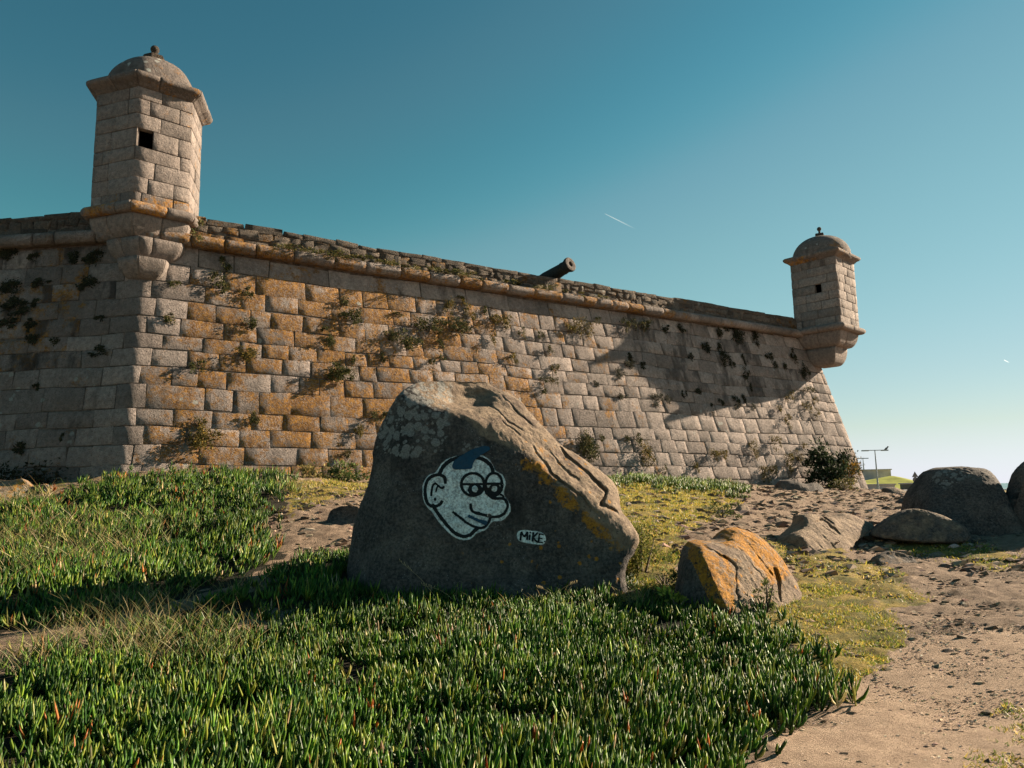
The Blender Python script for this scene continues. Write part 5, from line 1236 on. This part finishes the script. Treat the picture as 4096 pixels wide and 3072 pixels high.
# grassy mound: a low ridge with a grass skin
a, b, c, d = pt(3440, 1925), pt(3567, 1902), pt(3600, 1908), pt(3668, 1938)
X0, X1 = pt(3380, 1950)[0], pt(3690, 1950)[0]; xs = np.linspace(X0, X1, 50); hs = np.interp(xs, [X0, a[0], b[0], c[0], d[0], X1], [a[2], a[2], b[2], c[2] , d[2], gb - .3]); ysn = np.linspace(-14, 22, 30)
XX, YY = np.meshgrid(xs, YF + ysn); prof = np.clip(1 - np.abs(ysn) / np.where(ysn < 0, 14, 22), 0, 1) ** .8
ZZ = gb - .4 + (hs[None] - gb + .4) * prof[:, None]
tag(link("grass_mound", mesh_tri("grass_mound", np.stack([XX.ravel(), YY.ravel(), ZZ.ravel()], 1), grid_tris(30, 50)), M_LAWN), kind="structure")
def slab(name, label, cat, p0, p1, z0, z1, dep, mat, courses=0):
    r_ = empty(name, tuple((p0 + p1) / 2)); tag(r_, label, cat); L_ = np.linalg.norm((p1 - p0)[:2]); an = atan2(p1[1] - p0[1], p1[0] - p0[0]); m = (p0 + p1) / 2
    v, f = box(m[0], m[1] + dep / 2, (z0 + z1) / 2, L_, dep, z1 - z0, an); link("wall", mesh_py("wall", v, f, False), mat, r_)
    v, f = box(m[0], m[1] + dep / 2, z1 + .09, L_ + .3, dep + .3, .18, an); link("coping", mesh_py("coping", v, f, False), M_CONC, r_); return r_
slab("stone_rampart", "distant flat-topped grey stone block above the green mound", "building", pt(3380, 1930, 132), pt(3566, 1915, 132), .5, pt(3500, 1881, 132)[2], 10, M_CONC)
slab("low_wall", "low grey wall below the left end of the green mound", "wall", pt(3440, 1950, 110), pt(3580, 1950, 110), .4, pt(3500, 1941, 110)[2], 1, M_CONC)
slab("low_wall", "low dark wall at the right end of the green mound", "wall", pt(3614, 1945, 112), pt(3690, 1945, 112), .4, pt(3650, 1936, 112)[2], 1, mat_flat("dark_masonry", (.10, .10, .10)))
slab("sea_wall", "dark rocky sea wall between the right boulders before the sea", "wall", pt(3930, 1968, 100), pt(4300, 1962, 100), -.5, pt(4030, 1962, 100)[2], 2, mat_flat("dark_rock", (.085, .075, .07), .9, 0, .2, .4, .8))
p0, p1 = pt(3480, 1956, 92), pt(3760, 1957, 92)
v = [(p0[0], 88, .96), (p1[0], 88, .96), (p1[0] + 4, 101, .96), (p0[0], 101, .96)]; tag(link("road", mesh_py("road", v, [(0, 1, 2, 3)], False), M_ROAD), kind="structure")
def lamp(x, ytop, ybot, Y, arm, lab):
    bse = pt(x, ybot, Y); top = pt(x - 8, ytop, Y); r_ = empty("street_lamp", tuple(bse)); tag(r_, lab, "street lamp", "street lamps beyond the fort")
    H = top[2] - bse[2]; V, F_ = tube_prof([(-.4, .14), (H * .3, .11), (H, .06)], bse, (0.0, .0001, 1), 10); link("pole", mesh_py("pole", V, F_), M_STEEL, r_)
    V, F_ = box(bse[0], bse[1], bse[2] + H, arm * 2, .10, .10); link("arm", mesh_py("arm", V, F_, False), M_STEEL, r_)
    for sgn in (-1, 1):
        V, F_ = box(bse[0] + sgn * arm, bse[1], bse[2] + H - .03, .9, .3, .16); link("lamp_head", mesh_py("lamp_head", V, F_, False), M_STEEL, r_)
    return bse, H
bse, H = lamp(3513, 1801, 1957, 105, 1.35, "tall twin-armed street lamp with a bird perched on its right arm")
lamp(3456, 1833, 1885, 150, .6, "farther small street lamp showing just beside the fort corner")
# bird
M_BIRD = mat_flat("bird_feathers", (.10, .10, .10)); bc = bse + [1.6, 0, H + .22]
def blob(c, r_, d=(1, 1, 1), rot=0, n=10):
    V = []
    for i in range(n + 1):
        a = -pi / 2 + pi * i / n
        for k in range(12):
            p = np.array([cos(a) * cos(k * pi / 6) * d[0], cos(a) * sin(k * pi / 6) * d[1], sin(a) * d[2]]) * r_
            V.append(np.array(c) + [p[0] * cos(rot) - p[2] * sin(rot), p[1], p[0] * sin(rot) + p[2] * cos(rot)])
    return V, [(i * 12 + k, i * 12 + (k + 1) % 12, (i + 1) * 12 + (k + 1) % 12, (i + 1) * 12 + k) for i in range(n) for k in range(12)]
bird = empty("bird", tuple(bse + [1.6, 0, H + .06])); tag(bird, "dark bird perched on the right arm of the tall street lamp", "bird")
v1, f1 = blob(bc, .24, (1.1, .6, .55), .6); v2, f2 = blob(bc + [.22, 0, .22], .10); v3, f3 = blob(bc + [-.26, 0, -.14], .16, (1.3, .5, .3), .6)
v4, f4 = blob(bc + [.35, 0, .21], .05, (1.4, .5, .5))
V, F_ = [], []
for v_, f_ in ((v1, f1), (v2, f2), (v3, f3), (v4, f4)): o = len(V); V += list(v_); F_ += [tuple(k + o for k in q) for q in f_]
link("body", mesh_py("body", V, F_), M_BIRD, bird)
V, F_ = tube_prof([(0, .018), (.16, .018)], bc + [0, .03, -.2], (0, .001, 1), 6); link("leg", mesh_py("leg", V, F_), M_BIRD, bird)
V, F_ = tube_prof([(0, .018), (.16, .018)], bc + [0.02, -.05, -.2], (0, .001, 1), 6); link("leg", mesh_py("leg", V, F_), M_BIRD, bird)
# road sign seen from behind
sb = pt(3662, 1935, 100); st_ = pt(3658, 1893, 100); sg = empty("road_sign", tuple(sb)); tag(sg, "road sign post with a triangular plate above a round one", "road sign")
V, F_ = tube_prof([(-1, .05), (st_[2] - sb[2], .05)], sb, (0, .0001, 1), 8); link("pole", mesh_py("pole", V, F_), M_STEEL, sg)
M_SIGN = mat_flat("sign_back", (.16, .13, .13), .6)
def plate(c, pts, name):
    V = [(c[0] + x, c[1] - .07, c[2] + z) for x, z in pts] + [(c[0] + x, c[1] - .10, c[2] + z) for x, z in pts]; n = len(pts)
    F_ = [tuple(range(n)), tuple(range(2 * n - 1, n - 1, -1))] + [(i, (i + 1) % n, n + (i + 1) % n, n + i) for i in range(n)]; link(name, mesh_py(name, V, F_, False), M_SIGN, sg)
hh = st_[2] - sb[2]
plate(sb + [0, 0, hh - .25], [(-.42, -.25), (.42, -.25), (0, .48)], "triangular_plate"); plate(sb + [0, 0, hh - .85], [(.36 * cos(k * pi / 8), .36 * sin(k * pi / 8)) for k in range(16)], "round_plate")
# bare twiggy tree at the wall edge
tr = empty("tree", tuple(pt(3440, 1950, 140))); tag(tr, "bare twigs of a distant tree just showing past the fort corner", "tree"); tb_ = pt(3432, 1950, 140); V, F_ = tube_prof([(0, .2), (2.5, .12), (4.5, .05)], tb_, (0, .001, 1), 8)
link("trunk", mesh_py("trunk", V, F_), M_WOOD, tr); V, F_ = [], []; g_ = random.Random(3)
for i in range(40):
    s0 = tb_ + [0, 0, g_.uniform(2, 4.2)]; e = s0 + [g_.uniform(-1.5, 1.6), g_.uniform(-1, 1), g_.uniform(.2, 1.6)]; dv = e - s0; v_, f_ = tube_prof([(0, .03), (np.linalg.norm(dv), .008)], s0, dv, 4); o = len(V); V += list(v_); F_ += [tuple(k + o for k in q) for q in f_]
link("crown", mesh_py("crown", V, F_), M_WOOD, tr)

# ------------------------------------------------------------------ vapour trails, high and far
def mat_trail():
    k = NT("vapour"); cov, _, _, _ = k.attr("cov"); k.put(k.b.inputs["Base Color"], (.9, .9, .9)); k.b.inputs["Roughness"].default_value = 1; k.b.inputs["Specular IOR Level"].default_value = 0
    tr_ = k.n("ShaderNodeBsdfTranslucent"); tr_.inputs[0].default_value = (1, 1, 1, 1); ad = k.n("ShaderNodeAddShader"); tp = k.n("ShaderNodeBsdfTransparent"); mx = k.n("ShaderNodeMixShader")
    L_ = k.t.links.new; L_(k.b.outputs[0], ad.inputs[0]); L_(tr_.outputs[0], ad.inputs[1]); k.put(mx.inputs[0], cov); L_(tp.outputs[0], mx.inputs[1]); L_(ad.outputs[0], mx.inputs[2]); L_(mx.outputs[0], k.out.inputs[0]); return k.m
M_TRAIL = mat_trail()
for (x0, y0, x1, y1, wp, pk_, lab) in [(2418, 854, 2550, 920, 4.0, .05, "long faint white vapour trail in the sky above the cannon"), (4015, 1439, 4040, 1452, 3.6, .12, "short bright vapour trail low in the sky at far right")]:
    a, b = atY(x0, y0, 9000.), atY(x1, y1, 9000.); prof = []; n = 24; L_ = np.linalg.norm(b - a)
    prof = [(L_ * i / n, max(.2, wp / 2 * 9000 / FPX * min(1, .45 + i / n * 2.2) * (1 if i < n * .6 else 1.0))) for i in range(n + 1)]
    V, F_ = tube_prof(prof, a, b - a, 10); cv = np.repeat([pk_ * min(1, .3 + i / 2) * (1 - sstep(.45, 1.0, i / n)) for i in range(n + 1)], 10)
    tag(link("vapour_trail", mesh_py("vapour_trail", V, F_, True, {"cov": np.stack([cv] * 3, 1)}), M_TRAIL), lab, "vapour trail")
